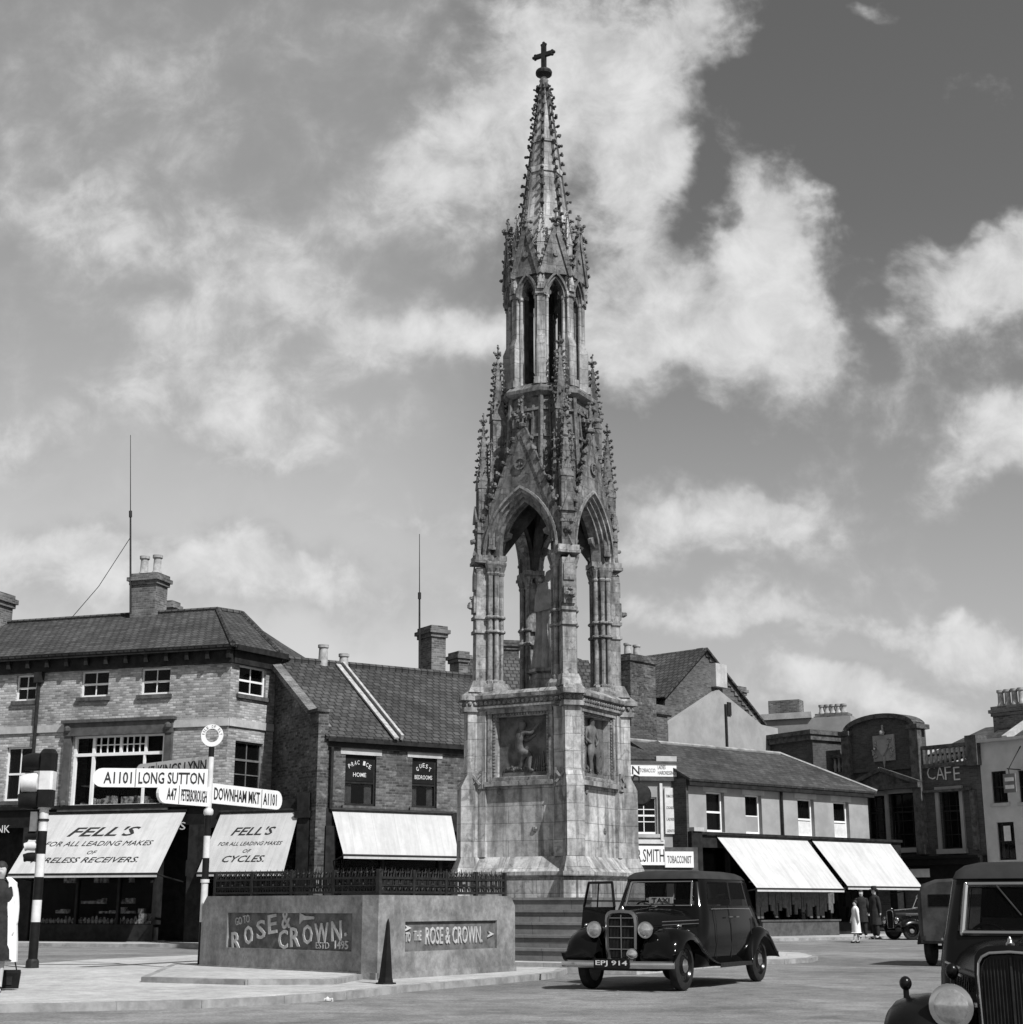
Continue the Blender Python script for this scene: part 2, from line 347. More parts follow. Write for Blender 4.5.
def sash(root, h, y=0.12, cols=2, rows=2, mat='white_paint', sill=None, fr=.055, split=.5, glassm='window_glass', name='window', curtains=False, back=True):
    a, b, c, d = h; f = MB(); bar = fr * .55
    f.box(a, a+fr, y-.03, y+.05, c, d); f.box(b-fr, b, y-.03, y+.05, c, d); f.box(a+fr, b-fr, y-.031, y+.05, d-fr, d); f.box(a+fr, b-fr, y-.031, y+.05, c, c+fr*1.4)
    zm = c + (d-c)*split
    f.box(a+fr, b-fr, y-.02, y+.05, zm-fr*.6, zm+fr*.6)
    for i in range(1, cols):
        q = a + (b-a)*i/cols; f.box(q-bar/2, q+bar/2, y-.012, y+.03, c+fr*1.4, zm-fr*.6); f.box(q-bar/2, q+bar/2, y-.012, y+.03, zm+fr*.6, d-fr)
    for j in range(1, rows):
        if abs(j/rows-split) > .06:
            q = c + (d-c)*j/rows; f.box(a+fr, b-fr, y-.014, y+.03, q-bar/2, q+bar/2)
    w = f.build(name, mat, root)
    MB().box(a+fr, b-fr, y+.012, y+.02, c+fr, d-fr).build('pane', glassm, w)
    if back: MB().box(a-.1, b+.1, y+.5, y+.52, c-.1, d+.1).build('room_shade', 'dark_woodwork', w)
    if curtains:
        cm = MB(); wd = (b-a)*.24
        for sgn, e in ((1, a+fr), (-1, b-fr)):
            for i in range(5): cm.tube((e+sgn*wd*(i+.5)/5, y+.09, c+fr), (e+sgn*wd*(i+.5)/5, y+.09, c+(d-c)*.52), wd/9, 6)
        cm.build('curtain', 'curtain', w)
    if sill: MB().box(a-.1, b+.1, -.09, y-.03, c-.13, c-.001).build('window_sill', sill, w)
    return w
def mass(mb, k0, k1, y0, y1, z0, z1, front=False):
    """the other three walls of a block"""
    mb.poly([(k0,y1,z0),(k0,y0,z0),(k0,y0,z1),(k0,y1,z1)]); mb.poly([(k1,y0,z0),(k1,y1,z0),(k1,y1,z1),(k1,y0,z1)]); mb.poly([(k1,y1,z0),(k0,y1,z0),(k0,y1,z1),(k1,y1,z1)])
    if front: mb.poly([(k0,y0,z0),(k1,y0,z0),(k1,y0,z1),(k0,y0,z1)])
def roofing(mb, pts, th=.09):
    p = [Vector(q) for q in pts]; nn = (p[1]-p[0]).cross(p[2]-p[0]).normalized()
    if nn.z < 0: p = p[::-1]; nn = -nn
    mb.slab([q - nn*th for q in p], nn*th)
def awning(label, fr, pt, pb, zt=None, group='canvas shop awnings', letters=None, th=.012, sag=.0):
    """pt: two photo points of the top edge on the frontage, pb: two of the front edge; projects p metres"""
    pass
# ================================================================== ground
struct(MB().add([(-900,-300,0),(900,-300,0),(900,2500,0),(-900,2500,0)], [(0,1,2,3)]).build('road', 'tarmac'))
def slabbed(name, pts, z, mat, kerb=None, kw=.14):
    """raised area with a real kerb round it"""
    p = [Vector((q[0], q[1])) for q in pts]; n = len(p)
    o = struct(MB().slab([(q.x, q.y, .0) for q in p], (0,0,z)).build(name, mat))
    if kerb:
        mb = MB(); ar = sum(p[i].x*p[(i+1)%n].y - p[(i+1)%n].x*p[i].y for i in range(n)); sg = 1 if ar > 0 else -1
        for i in range(n):
            a, b = p[i], p[(i+1)%n]; L = (b-a).length
            if L < .05: continue
            d = (b-a)/L; nn = Vector((d.y, -d.x)) * sg; m_ = max(1, int(L/.95))
            for k in range(m_):
                u, v = a + d*(L*k/m_+(.006 if k else -.06)), a + d*(L*(k+1)/m_-(.006 if k < m_-1 else -.06))
                mb.slab([(u.x,u.y,0),(v.x,v.y,0),(v.x+nn.x*kw,v.y+nn.y*kw,0),(u.x+nn.x*kw,u.y+nn.y*kw,0)], (0,0,z-.003+random.uniform(-.004,.002)))
        k = mb.build(kerb, 'kerb_stone'); k['kind'] = 'structure'
    return o
isl = [PZ(x, y, .1) for x, y in ((-160,1008),(0,1003),(120,1001),(200,999),(280,995),(340,991),(400,984.5),(470,979),(540,973),(552,971),(560,967.5),(566,962),(640,961),(780,959),(806,957.5),(812,955.5),(800,952.5),(760,951),(600,949))]
isl += [PZ(x, y, .1) for x, y in ((400,949.5),(196,955),(100,959),(15,965),(-160,975))]
slabbed('traffic_island', isl, .1, 'paving', 'island_kerb')
inner = [PZ(x, y, .2) for x, y in ((150,975),(250,977.5),(330,977),(368,970.5),(374,968.5),(374,964),(250,962),(180,962))]
slabbed('raised_paving', inner, .18, 'paving', 'raised_kerb', .12)

# ================================================================== corner building (cycle and wireless shop)
B_ = PY(232, 646, 48.); zE = B_.z; A0 = PZ(0, 659, zE); C_ = PZ(277, 655, zE)
dirAB = (B_ - A0).normalized(); A_ = A0 - dirAB * 9
F1 = Front(A_, B_, 'corner_building', 'three storey pale brick corner building with hipped tiled roof and wide shop window upstairs', 'building')
r1 = F1.root
def loc(fr, p): 
    d = Vector((p[0], p[1])) - fr.A; return (d.dot(fr.t), -d.dot(fr.n))
Cl = loc(F1, C_); Bk = F1.L
hol = []
W1 = []
for (x0,y0,x1,y1) in ((16,675,36,701),(81,671,108.5,697),(141,668,170,694.5)): W1.append(F1.rect(x0,y0,x1,y1))
w_sm = F1.rect(5,747,31,801)
w_big = F1.rect(72,735,163,806)
zG = F1.at(100, 807)[1]
mb = MB(); wall_holes(mb, 0, Bk, 0 + zG, zE, W1 + [w_sm, w_big], .3)
mb.poly([(0,11,0),(0,0,0),(0,0,zE),(0,11,zE)]); 
bl = Cl[0] - 1.2; mb.poly([(Cl[0],Cl[1],0),(bl,11,0),(bl,11,zE),(Cl[0],Cl[1],zE)]); mb.poly([(bl,11,0),(0,11,0),(0,11,zE),(bl,11,zE)])
w = mb.build('wall', 'gault_brick', r1)
F1b = Front(B_, C_); F1b.root = r1
off1 = Matrix.Translation((Bk, 0, 0)) @ Matrix.Rotation(F1b.ang - F1.ang, 4, 'Z')
wf = [F1b.rect(239,667,266,696), F1b.rect(234,742,262,808)]
mb = MB(off1); wall_holes(mb, 0, F1b.L, zG - .1, zE, wf, .3); mb.build('corner_wall', 'gault_brick', r1)
def in_frame(fn, mtx, root):
    """run a builder whose parts are then moved into another wall's frame"""
    before = set(root.children); fn()
    for o in root.children:
        if o not in before:
            o.matrix_local = mtx
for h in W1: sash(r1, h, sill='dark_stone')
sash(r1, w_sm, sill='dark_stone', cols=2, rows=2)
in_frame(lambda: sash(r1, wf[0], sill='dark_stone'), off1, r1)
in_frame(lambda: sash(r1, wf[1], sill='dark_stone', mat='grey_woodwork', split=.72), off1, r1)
# the big first-floor show window
a, b, c, d = w_big; f = MB()
xs = [a] + [F1.at(q, 770)[0] for q in (91.5, 118.5, 143.5)] + [b]
zt = F1.at(110, 754)[1]
for q in (a+.04, xs[1], b-.04): f.box(q-.05, q+.05, .05, .14, c, d)
for q in (xs[2], xs[3]): f.box(q-.045, q+.045, .052, .13, zt, d)
f.box(a, b, .045, .145, zt-.05, zt+.05); f.box(a, b, .045, .145, c, c+.07); f.box(a, b, .045, .145, d-.06, d)
f.box(F1.at(142, 780)[0]-.035, F1.at(142, 780)[0]+.035, .05, .13, c, zt)
for p0, p1 in ((xs[1], xs[2]), (xs[2], xs[3])):
    for i in (1, 2, 3): q = p0+(p1-p0)*i/4; f.box(q-.016, q+.016, .06, .1, zt, d)
    f.box(p0, p1, .061, .101, (zt+d)/2-.016, (zt+d)/2+.016)
wbg = f.build('show_window', 'white_paint', r1)
MB().box(a, b, .16, .17, c, d).build('pane', 'shop_glass', wbg); MB().box(a-.3, b+.3, 1.3, 1.32, c-.4, d+.2).build('back_board', 'dark_woodwork', wbg)
gm = MB()
for i in range(16):
    q = random.uniform(a+.2, b-.2); s_ = random.uniform(.05, .16); gm.box(q-s_, q+s_, .35, .6, c+.02, c+.02+random.uniform(.08,.35))
for i in range(9):
    q = random.uniform(a+.2, b-.2); gm.lathe((q,.8,c+.75),(0,0,1),[(0,.06),(.1,.09),(.2,.05)],8)
gm.box(a, b, .6, 1.1, c+.70, c+.74)
gm.build('window_display', 'goods', wbg)
sm = MB(); sm.box(a-.32, b+.32, -.16, 0, d, d+.42); sm.box(a-.4, b+.4, -.24, -.001, d+.42, d+.52)
for q in (a-.18, b+.18):
    sm.box(q-.13, q+.13, -.12, .0, c-.1, d); sm.ball((q, -.13, d+.22), .14, 8, 5); sm.ball((q, -.13, c+.1), .12, 8, 5)
sm.box(a-.34, b+.34, -.18, 0, c-.16, c-.005)
sm.build('window_surround', 'brown_woodwork', r1)
# string course, eaves, downpipe, roof
zs = F1.at(100, 727)[1]
mb = MB(); mb.box(0, Bk+.02, -.06, 0, zs-.12, zs+.12); mb.build('string_course', 'pale_stone', r1)
mb = MB(off1); mb.box(0, F1b.L, -.06, 0, zs-.12, zs+.12); mb.build('string_course', 'pale_stone', r1)
mb = MB(); mb.box(0, Bk+.1, -.16, .0, zE-.55, zE-.02); mb.box(0, Bk+.16, -.36, -.16, zE-.16, zE+.02)
for i in range(26): q = .5+i*.75; mb.box(q, q+.12, -.30, -.16, zE-.42, zE-.16) if q < Bk else None
mb.build('eaves', 'dark_woodwork', r1)
mb = MB(off1); mb.box(0, F1b.L+.1, -.16, .0, zE-.55, zE-.02); mb.box(-.1, F1b.L+.2, -.36, -.16, zE-.16, zE+.02); mb.build('eaves', 'dark_woodwork', r1)
mb = MB(); q = F1.at(40, 690)[0]; mb.tube((q, -.09, zG), (q, -.09, zE-.5), .06); mb.box(q-.14, q+.14, -.2, 0, zE-.9, zE-.55); mb.build('downpipe', 'iron', r1)
kr, zr = F1.at(218, 610, -4.3); kr0, zr0 = F1.at(0, 627, -4.3)
kr2, zr2 = F1.at(242, 612.5, -5.2)
eo = -.42
Bx = Bk + .25; Ce = (Cl[0] + .25, Cl[1] - .25)
mb = MB(); roofing(mb, [(0,eo,zE),(Bx,eo,zE),(kr,4.3,zr),(0,4.3,zr)]); roofing(mb, [(Bx,eo,zE),(Ce[0],Ce[1],zE),(kr2,5.2,zr),(kr,4.3,zr)])
roofing(mb, [(Ce[0],Ce[1],zE),(bl+.3,11.3,zE),(kr2-.6,7,zr),(kr2,5.2,zr)]); roofing(mb, [(bl+.3,11.3,zE),(0,11.3,zE),(0,4.3,zr),(kr,4.3,zr),(kr2-.6,7,zr)])
rf = mb.build('roof', 'pantile', r1)
mb = MB(); mb.tube((0,4.3,zr+.02),(kr,4.3,zr+.02),.1,6); mb.tube((kr,4.3,zr+.02),(Bx,eo,zE+.03),.1,6); mb.tube((kr,4.3,zr+.02),(kr2,5.2,zr+.02),.1,6); mb.tube((kr2,5.2,zr+.02),(Ce[0],Ce[1],zE+.03),.1,6); mb.build('ridge_tiles', 'pantile', rf)
def chimney(root, fr, x0, x1, yt, off, dz, depth=.9, pots=(), pot_h=.8, pot_r=.15, mat='stack_brick', z0=None, cap=True, label=None):
    """a stack between two photo columns, top at yt, set back by off"""
    k0, z = fr.at(x0, yt, -off); k1, _ = fr.at(x1, yt, -off); z0 = z - dz if z0 is None else z0
    mb = MB(); mb.box(k0, k1, off, off+depth, z0, z-(.42 if cap else 0))
    if cap:
        mb.box(k0-.06, k1+.06, off-.06, off+depth+.06, z-.42, z-.28); mb.box(k0-.13, k1+.13, off-.13, off+depth+.13, z-.28, z-.14); mb.box(k0-.05, k1+.05, off-.05, off+depth+.05, z-.14, z)
    ch = mb.build('chimney', mat, root)
    for px in pots:
        k = fr.at(px, yt, -off)[0]
        MB().lathe((k, off+depth/2, z-.02), (0,0,1), [(0,pot_r*1.15),(.12,pot_r*1.1),(.16,pot_r*.9),(pot_h-.14,pot_r*.82),(pot_h-.1,pot_r*1.1),(pot_h,pot_r*1.12),(pot_h,pot_r*.7),(pot_h-.3,pot_r*.68)],12).build('chimney_pot', 'pot_clay', ch, True)
    return ch
chimney(rf, F1, 132, 157, 574, 4.0, 3, .8, (138, 151), .75, .17)
chimney(rf, F1, 163, 172, 601, 6.0, 2.5, .5)
# ground floor shops: bank fascia, wide shop, recessed doorway, cycle shop projecting towards the terrace
kA = F1.at(36, 870)[0]; kB = F1.at(190, 870)[0]; kP = F1.at(203, 870)[0]; kD = F1.at(157, 880)[0]
fs = MB(); fs.box(0, kB+.6, -.08, .0, zG-.62, zG+.06); fs.box(0, kB+.65, -.2, -.08, zG-.06, zG+.06)
fs.build('fascia', 'black_paint', r1)
text('lettering', 'BANK', 'off_white_paint', r1, None, (F1.at(-1,830)[0], -.085, F1.at(10,829.)[1]), .95, .24)
sh = MB()
for q0, q1 in ((kA-.45, kA), (kB, kP-.03)): sh.box(q0, q1, -.2, .3, 0, zG-.62)
sh.box(kA, kD, -.1, .25, 0, .62); sh.box(0, kA-.45, -.1, .25, 0, .7); sh.box(kD-.07, kD+.07, -.1, .25, .62, zG-.62)
for q in (kA+(kD-kA)*.36, kA+(kD-kA)*.7): sh.box(q-.04, q+.04, -.05, .1, .62, zG-.62)
sh.box(kD+.07, kB, 1.3, 1.4, 0, zG-.6); sh.box(kD+.07,kB, -.09, 1.3, 0, .14)
sh.build('shopfront', 'dark_woodwork', r1)
MB().box(kA, kD, .02, .03, .62, zG-.62).build('shop_window', 'shop_glass', r1)
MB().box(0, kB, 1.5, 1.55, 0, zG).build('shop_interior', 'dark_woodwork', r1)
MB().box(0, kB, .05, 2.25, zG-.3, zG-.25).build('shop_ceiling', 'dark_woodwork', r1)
gm = MB()
for i in range(26): q = kA+.3+i*(kD-kA-.8)/26; gm.lathe((q,.16,.64),(0,0,1),[(0,.05),(.1,.06),(random.uniform(.16,.24),.02)],6)
for i in range(30): q = random.uniform(kA+.2,kD-.3); zz = random.choice((.95,1.25,1.9,2.2)); s_ = random.uniform(.05,.16); gm.box(q-s_,q+s_,.3,.45,zz,zz+random.uniform(.06,.2))
gm.box(kD-.8,kD-.15,.2,.6,.64,.72); gm.box(kD-.7,kD-.4,.2,.5,.72,.95)
gm.build('window_display', 'goods', r1)
dr = MB(); dr.box(kD+.5, kD+1.3, 1.2, 1.29, .14, 2.3); dr.box(kD+.6,kD+1.2,1.18,1.2,1.1,2.2); dr.build('door', 'brown_woodwork', r1)
MB().box(kD+.62, kD+1.1, 1.14, 1.16, 1.2, 2.0).build('poster','grey_woodwork',r1); MB().box(kB-.5,kB-.1,.6,.62,2.1,2.6).build('poster', 'grey_woodwork', r1)
text('lettering', "S", 'off_white_paint', r1, None, (F1.at(184,826)[0], -.085, F1.at(184,826)[1]), .2, .24)
def solve_awning(fr, top, bot, lo=.6, hi=3.4):
    best = None
    o = lo
    while o < hi:
        e = sum(abs(fr.at(*b, o)[0] - fr.at(*t, 0.1)[0]) for t, b in zip(top, bot))
        if best is None or e < best[0]: best = (e, o)
        o += .05
    return best[1]
def make_awning(fr, label, top, bot, proj=None, flap=False, letters=(), root_mat=None, top_off=.1, group='canvas awnings over the shop windows'):
    """canvas blind drawn out from the frontage on two iron arms"""
    p = proj or solve_awning(fr, top, bot)
    t0, t1 = [fr.at(*q, top_off) for q in top]; b0, b1 = [fr.at(*q, p) for q in bot]
    k0, k1 = t0[0], t1[0]; zt = (t0[1]+t1[1])/2; zb = (b0[1]+b1[1])/2; kb0, kb1 = b0[0], b1[0]
    th = thing('shop_awning', label, 'awning', tuple(fr.A) + (0,), fr.ang, group)
    cv = MB(); nx, ny = 10, 8; vs = []
    for j in range(ny+1):
        v = j/ny
        for i in range(nx+1):
            u = i/nx; k = (k0+(k1-k0)*u)*(1-v) + (kb0+(kb1-kb0)*u)*v
            s_ = -.006*math.sin(math.pi*v)
            vs.append((k, -top_off-(p-top_off)*v, zt+(zb-zt)*v+s_))
    fs_ = [(j*(nx+1)+i, (j+1)*(nx+1)+i, (j+1)*(nx+1)+i+1, j*(nx+1)+i+1) for j in range(ny) for i in range(nx)]
    N = len(vs); cv.add(vs + [(a_, b__, c_-.012) for a_, b__, c_ in vs], fs_ + [tuple(q+N for q in f_[::-1]) for f_ in fs_])
    cv.box(kb0, kb1, -p-.015, -p+.0, zb-.12, zb+.0)
    o = cv.build('canvas', 'canvas', th, True)
    fr_ = MB(); fr_.tube((k0-.05,-top_off,zt+.04),(k1+.05,-top_off,zt+.04),.06); fr_.tube((kb0-.04,-p,zb-.02),(kb1+.04,-p,zb-.02),.035)
    for k, kb in ((k0,kb0),(k1,kb1)): fr_.tube((k,0,zb-.25),(kb,-p,zb-.04),.025)
    fr_.build('frame', 'iron', th)
    ax = Vector((1,0,0))
    upn = (Vector((0, p-top_off, zt-zb))).normalized(); nn = ax.cross(upn)
    for (s_, px, py, wpx, hz, sh_, bold) in letters:
        v = None
        # find the point of the canvas under that sight line
        a = ray(px, py); dl = Vector((a.x*fr.t.x+a.y*fr.t.y, -(a.x*fr.n.x+a.y*fr.n.y), a.z)); ol = loc(fr, (0,0)); O = Vector((ol[0], ol[1], CAMH))
        P0 = Vector((k0, -top_off, zt)); t_ = (P0-O).dot(nn)/dl.dot(nn); c = O + dl*t_
        a2 = ray(px+wpx/2, py); dl2 = Vector((a2.x*fr.t.x+a2.y*fr.t.y, -(a2.x*fr.n.x+a2.y*fr.n.y), a2.z)); c2 = O + dl2*((P0-O).dot(nn)/dl2.dot(nn))
        vv = (c.y + top_off)/(-(p-top_off)); 
        c = c + Vector(nn) * .004
        text('lettering', s_, 'ink', o, None, c, abs(c2.x-c.x)*2, hz, ax=(1,0,0), up=upn, shear=sh_, ext=.003, bold=bold)
    return th
make_awning(F1, "wide white awning lettered FELL'S, wireless receivers, left of the shop doorway", [(44,814),(186,812)], [(8,874),(157,873)],
    letters=[("FELL'S",104,831.5,70,.40,.38,.014),("FOR ALL LEADING MAKES",98.5,843.5,108,.20,.3,0),("OF",92,852.5,9,.15,.3,0),("WIRELESS RECEIVERS.",84,860,108,.22,.3,.008)])
P2 = PY(312, 840, 46.6); P1 = F1.A + F1.t*F1.at(205, 840)[0]
F2 = Front(P1, P2)
offw = Matrix.Translation((loc(F1, P1)[0], loc(F1, P1)[1], 0)) @ Matrix.Rotation(F2.ang - F1.ang, 4, 'Z')
mb = MB(offw); L2 = F2.L
mb.box(-.1, .18, -.22, .4, 0, zG-.62); mb.box(L2-.42, L2, -.22, .4, 0, zG-.5); mb.box(L2-.48, L2+.06, -.3, .4, zG-.5, zG-.3); mb.box(L2-.42, L2, -.25,.4, zG-.3, zG+.25)
mb.box(0, L2-.4, -.12, .2, 0, .6); mb.box(0, L2-.42, -.07, .2, zG-.72, zG+.06); mb.box(L2*.5, L2*.5+.1, -.08, .15, .6, zG-.7); mb.box(-.1, L2, .0, 5.0, zG-.05, zG+.03)
mb.build('cycle_shopfront', 'dark_woodwork', r1)
MB(offw).box(.1, L2-.4, .05, .06, .6, zG-.7).build('shop_window', 'shop_glass', r1)
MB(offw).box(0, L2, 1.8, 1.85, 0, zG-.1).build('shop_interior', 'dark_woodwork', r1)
mb = MB(offw); mb.box(L2*.72,L2-.5,.1,.14,1.9,2.25)
for i in range(8): mb.box(.3+i*.35,.45+i*.35,.5,.6,.7,random.uniform(.9,1.4))
mb.build('window_display', 'goods', r1)
make_awning(F2, "square white awning lettered FELL'S cycles, right of the shop doorway", [(221,813),(299,812)], [(197,873),(283.5,871)],
    letters=[("FELL'S",253.5,831,43,.30,.35,.012),("FOR ALL LEADING MAKES",250,843.5,64,.13,.3,0),("OF",247,851,8,.12,.3,0),("CYCLES.",243.5,858.8,42,.23,.3,.010)])
# ================================================================== plain terrace with the white awning
T1 = PY(326, 737, 46.4); zT = T1.z; T2 = PZ(465, 746, zT); dT = (T2 - T1).normalized(); T3 = T2 + dT * 3.2
FT = Front(T1, T3, 'terrace_building', 'two storey dark brick shop, long tiled roof with a white strip down it', 'building')
rT = FT.root; L = FT.L
wt = [FT.rect(345,755,376,806), FT.rect(412,758,437,808)]
zg = FT.at(400, 812)[1]
kz, zR = FT.at(283, 660, -4.6)
mb = MB(); wall_holes(mb, 0, L, zg-.2, zT, wt, .3); mb.poly([(0,9.2,0),(0,0,0),(0,0,zT),(0,4.6,zR-.1),(0,9.2,zT)]); mb.poly([(L,0,0),(L,9.2,0),(L,9.2,zT),(L,4.6,zR-.1),(L,0,zT)]); mb.poly([(L,9.2,0),(0,9.2,0),(0,9.2,zT),(L,9.2,zT)])
mb.box(-.32, .02, -.12, .5, 0, zT+.75); mb.box(-.4, .06, -.18, .56, zT+.75, zT+.85)
mb.build('wall', 'red_brick', rT)
vb = MB(); vb.bar((-.06,-.1,zT+.25),(-.06,4.6,zR+.12),.35,.16); vb.build('verge_coping', 'stack_brick', rT)
for i, h in enumerate(wt):
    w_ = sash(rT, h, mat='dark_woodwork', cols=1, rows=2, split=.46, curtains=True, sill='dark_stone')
    a, b, c, d = h; zz = c + (d-c)*.46
    MB().box(a+.06, b-.06, .085, .1, zz+.04, d-.06).build('painted_pane', 'black_paint', w_)
    tx = (('PRAC ICE','HOME') if i == 0 else ('GUEST','BEDROOMS'))
    cx = (a+b)/2
    for j, ch in enumerate(tx[0]):
        if ch == ' ': continue
        t_ = (j/(len(tx[0])-1)-.5); text('lettering', ch, 'off_white_paint', w_, None, (cx+t_*(b-a)*(.66 if i == 0 else .5), .08, zz+.62-.5*t_*t_), .075, .13, ax=(math.cos(-t_*.7),0,math.sin(-t_*.7)), up=(-math.sin(-t_*.7),0,math.cos(-t_*.7)), bold=.006)
    text('lettering', tx[1], 'off_white_paint', w_, None, (cx, .08, zz+.24), (b-a)*(.42 if i == 0 else .7), .13, bold=.003)
for a, b, c, d in wt: MB().box(a-.18, b+.18, -.02, 0, d, d+.30).build('lintel', 'pale_stone', rT)
mb = MB(); mb.box(0, L, -.1, 0, zT-.3, zT); mb.box(-.02, L, -.24, -.1, zT-.14, zT+.02); mb.build('eaves', 'dark_woodwork', rT)
mb = MB(); roofing(mb, [(-.1,-.26,zT),(L+.1,-.26,zT),(L+.1,4.6,zR),(-.1,4.6,zR)]); roofing(mb, [(-.1,4.6,zR),(L+.1,4.6,zR),(L+.1,9.6,zT),(-.1,9.6,zT)]); rfT = mb.build('roof', 'pantile', rT)
mb = MB(); mb.tube((-.1,4.6,zR+.03),(L+.1,4.6,zR+.03),.12,6); mb.build('ridge_tiles', 'pantile', rfT)
ks0 = FT.at(337, 664, -4.6)[0]; ks1 = FT.at(396, 735, .3)[0]
mb = MB(); mb.bar((ks0,4.6,zR+.06),(ks1,-.35,zT+.06),.16,.06); mb.bar((ks0+.2,4.6,zR+.1),(ks1+.2,-.35,zT+.1),.09,.16); mb.build('lead_flashing', 'lead', rfT)
mb = MB(); q = .18; mb.tube((q,-.1,zg),(q,-.1,zT-.3),.055); mb.build('downpipe', 'iron', rT)
fsx = MB(); fsx.box(.0, L, -.07, .0, zg-.55, zg+.04); fsx.box(.0,.35,-.2,.3,0,zg-.5); fsx.box(L-.35,L,-.2,.3,0,zg-.5); fsx.box(.35,L-.35,-.1,.2,0,.6)
for i in range(1,4): fsx.box(L*i/4-.05,L*i/4+.05,-.05,.15,.6,zg-.5)
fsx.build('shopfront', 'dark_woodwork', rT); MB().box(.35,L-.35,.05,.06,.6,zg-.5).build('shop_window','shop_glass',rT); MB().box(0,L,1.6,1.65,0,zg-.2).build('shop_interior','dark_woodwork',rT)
make_awning(FT, "plain white awning without lettering, under the painted windows of the dark brick shop", [(332,811.5),(451,814)], [(343.5,855),(459,856)])
chimney(rfT, FT, 432, 446, 625, 4.9, 3.4, .95, mat='stack_brick')
chimney(rfT, FT, 459, 468, 651, 7.5, 2.6, .7)
for px, yt, h_ in ((323.5, 645, .95), (344, 654, .5)):
    k, z = FT.at(px, yt, -4.6); MB().lathe((k,4.6,zR-.1),(0,0,1),[(0,.17),(z-zR+.1-.1,.15),(z-zR+.1-.1,.19),(z-zR+.1,.19),(z-zR+.1,.12)],12).build('flue_pipe','pot_clay',rfT,True)
# ---- aerials
def mast(name, label, fr, px, ytop, ybot, off, r=.04):
    k, z0 = fr.at(px, ybot, -off); _, z1 = fr.at(px, ytop, -off)
    p = fr.A + fr.t*k - fr.n*off; t_ = thing(name, label, 'aerial', (p.x, p.y, z0))
    H_ = z1-z0; k1_ = fr.at(px, ytop, -off)[0]; lean = fr.t*(k1_-k); lv = Vector((lean.x, lean.y, H_))
    MB().tube((0,0,0),lv*.55,r,8,r*.8).build('pole','iron',t_); MB().tube(lv*.55,lv,r*.5,6,r*.3).build('tip','iron',t_)
    m_ = MB(); m_.lathe(lv*.55,lv,[(-.12,r*1.5),(.12,r*1.5)],8); m_.build('collar','iron',t_); return p+lean*.42, z0, z1
pa, za0, za1 = mast('aerial_mast', 'tall thin aerial mast beside the chimney of the corner building', F1, 130.5, 435, 614, 3.9)
mast('aerial_mast', 'straight aerial pole standing against the dark chimney of the brick terrace', FT, 419.5, 534, 673, 4.7)
k, z = F1.at(68, 622, -4.3); q = F1.A + F1.t*k - F1.n*4.3; zm = za0 + (za1-za0)*.42
tag(MB().path([(pa.x,pa.y,zm),((pa.x+q.x)/2,(pa.y+q.y)/2,(zm+z)/2-.25),(q.x,q.y,z)], .014, 4).build('stay_wire','iron'), 'thin stay wire sloping from the aerial mast down to the roof ridge', 'wire')
# neighbour's stack at the far left
k, z = F1.at(6, 587, -3.0); p = F1.A + F1.t*k - F1.n*3.6
ct = thing('chimney_stack', 'square brick chimney stack rising behind the roof at the left edge', 'chimney', (p.x, p.y, zr-1.6), F1.ang)
h_ = z - (zr-1.6)
MB().box(-1.6,-.72,0,.9,0,h_-.5).build('shaft','stack_brick',ct); mb = MB(); mb.box(-1.67,-.65,-.07,.97,h_-.5,h_-.34); mb.box(-1.74,-.58,-.14,1.04,h_-.34,h_-.16); mb.box(-1.65,-.68,-.05,.95,h_-.16,h_); mb.build('cap','stack_brick',ct)
# ================================================================== hall roof seen through the memorial
FH = Front((PY(470,664,60.5).x, 60.5), (PY(606,672,61.5).x, 61.5), 'hall_building', 'plain brick hall with a high tiled roof seen through the arches of the memorial', 'building')
rH = FH.root; zH = FH.at(512, 658, -4)[1]; zHe = zH - 3.6; L = FH.L
mb = MB(); mass(mb, 0, L, 0, 8, 0, zHe, True); mb.poly([(0,8,zHe),(0,0,zHe),(0,4,zH-.1)]); mb.poly([(L,0,zHe),(L,8,zHe),(L,4,zH-.1)]); mb.build('wall','brown_brick',rH)
mb = MB(); roofing(mb, [(-.2,-.4,zHe-.3),(L+.2,-.4,zHe-.3),(L+.2,4,zH),(-.2,4,zH)]); roofing(mb, [(-.2,4,zH),(L+.2,4,zH),(L+.2,8.4,zHe-.3),(-.2,8.4,zHe-.3)]); rfH = mb.build('roof','pantile',rH)
chimney(rfH, FH, 502, 519, 640, 4.2, 3.2, 1.2, mat='red_brick')
# ================================================================== tobacconist's
Q1 = PY(686, 779, 56.); zQ = Q1.z; Q2 = PZ(867, 792, zQ)
tQ = (Vector((Q2.x,Q2.y)) - Vector((Q1.x,Q1.y))).normalized(); bQ = Vector((-tQ.y, tQ.x)); aa = ray(675.5, 810)
dd = (Q1.x*aa.y - Q1.y*aa.x)/(bQ.y*aa.x - bQ.x*aa.y)
S2 = Vector((Q1.x,Q1.y)) + bQ*dd; S1 = S2 + Vector((-7.5,-1.2))
FS = Front(S1, S2, 'tobacconist_shop', 'narrow rendered shop with a white name board, two tall panes and painted side panel', 'building')
rS = FS.root; L = FS.L; zS = FS.at(660, 762)[1]
ws = FS.rect(632, 797, 657, 834); 
mb = MB(); wall_holes(mb, 0, L, 0, zS, [ws, (L-4.5, L-.4, .6, 2.5)], .3); mass(mb, 0, L, 0, 6.5, 0, zS); mb.build('wall','grey_render',rS)
sash(rS, ws, cols=2, rows=3, sill='pale_stone', curtains=False)
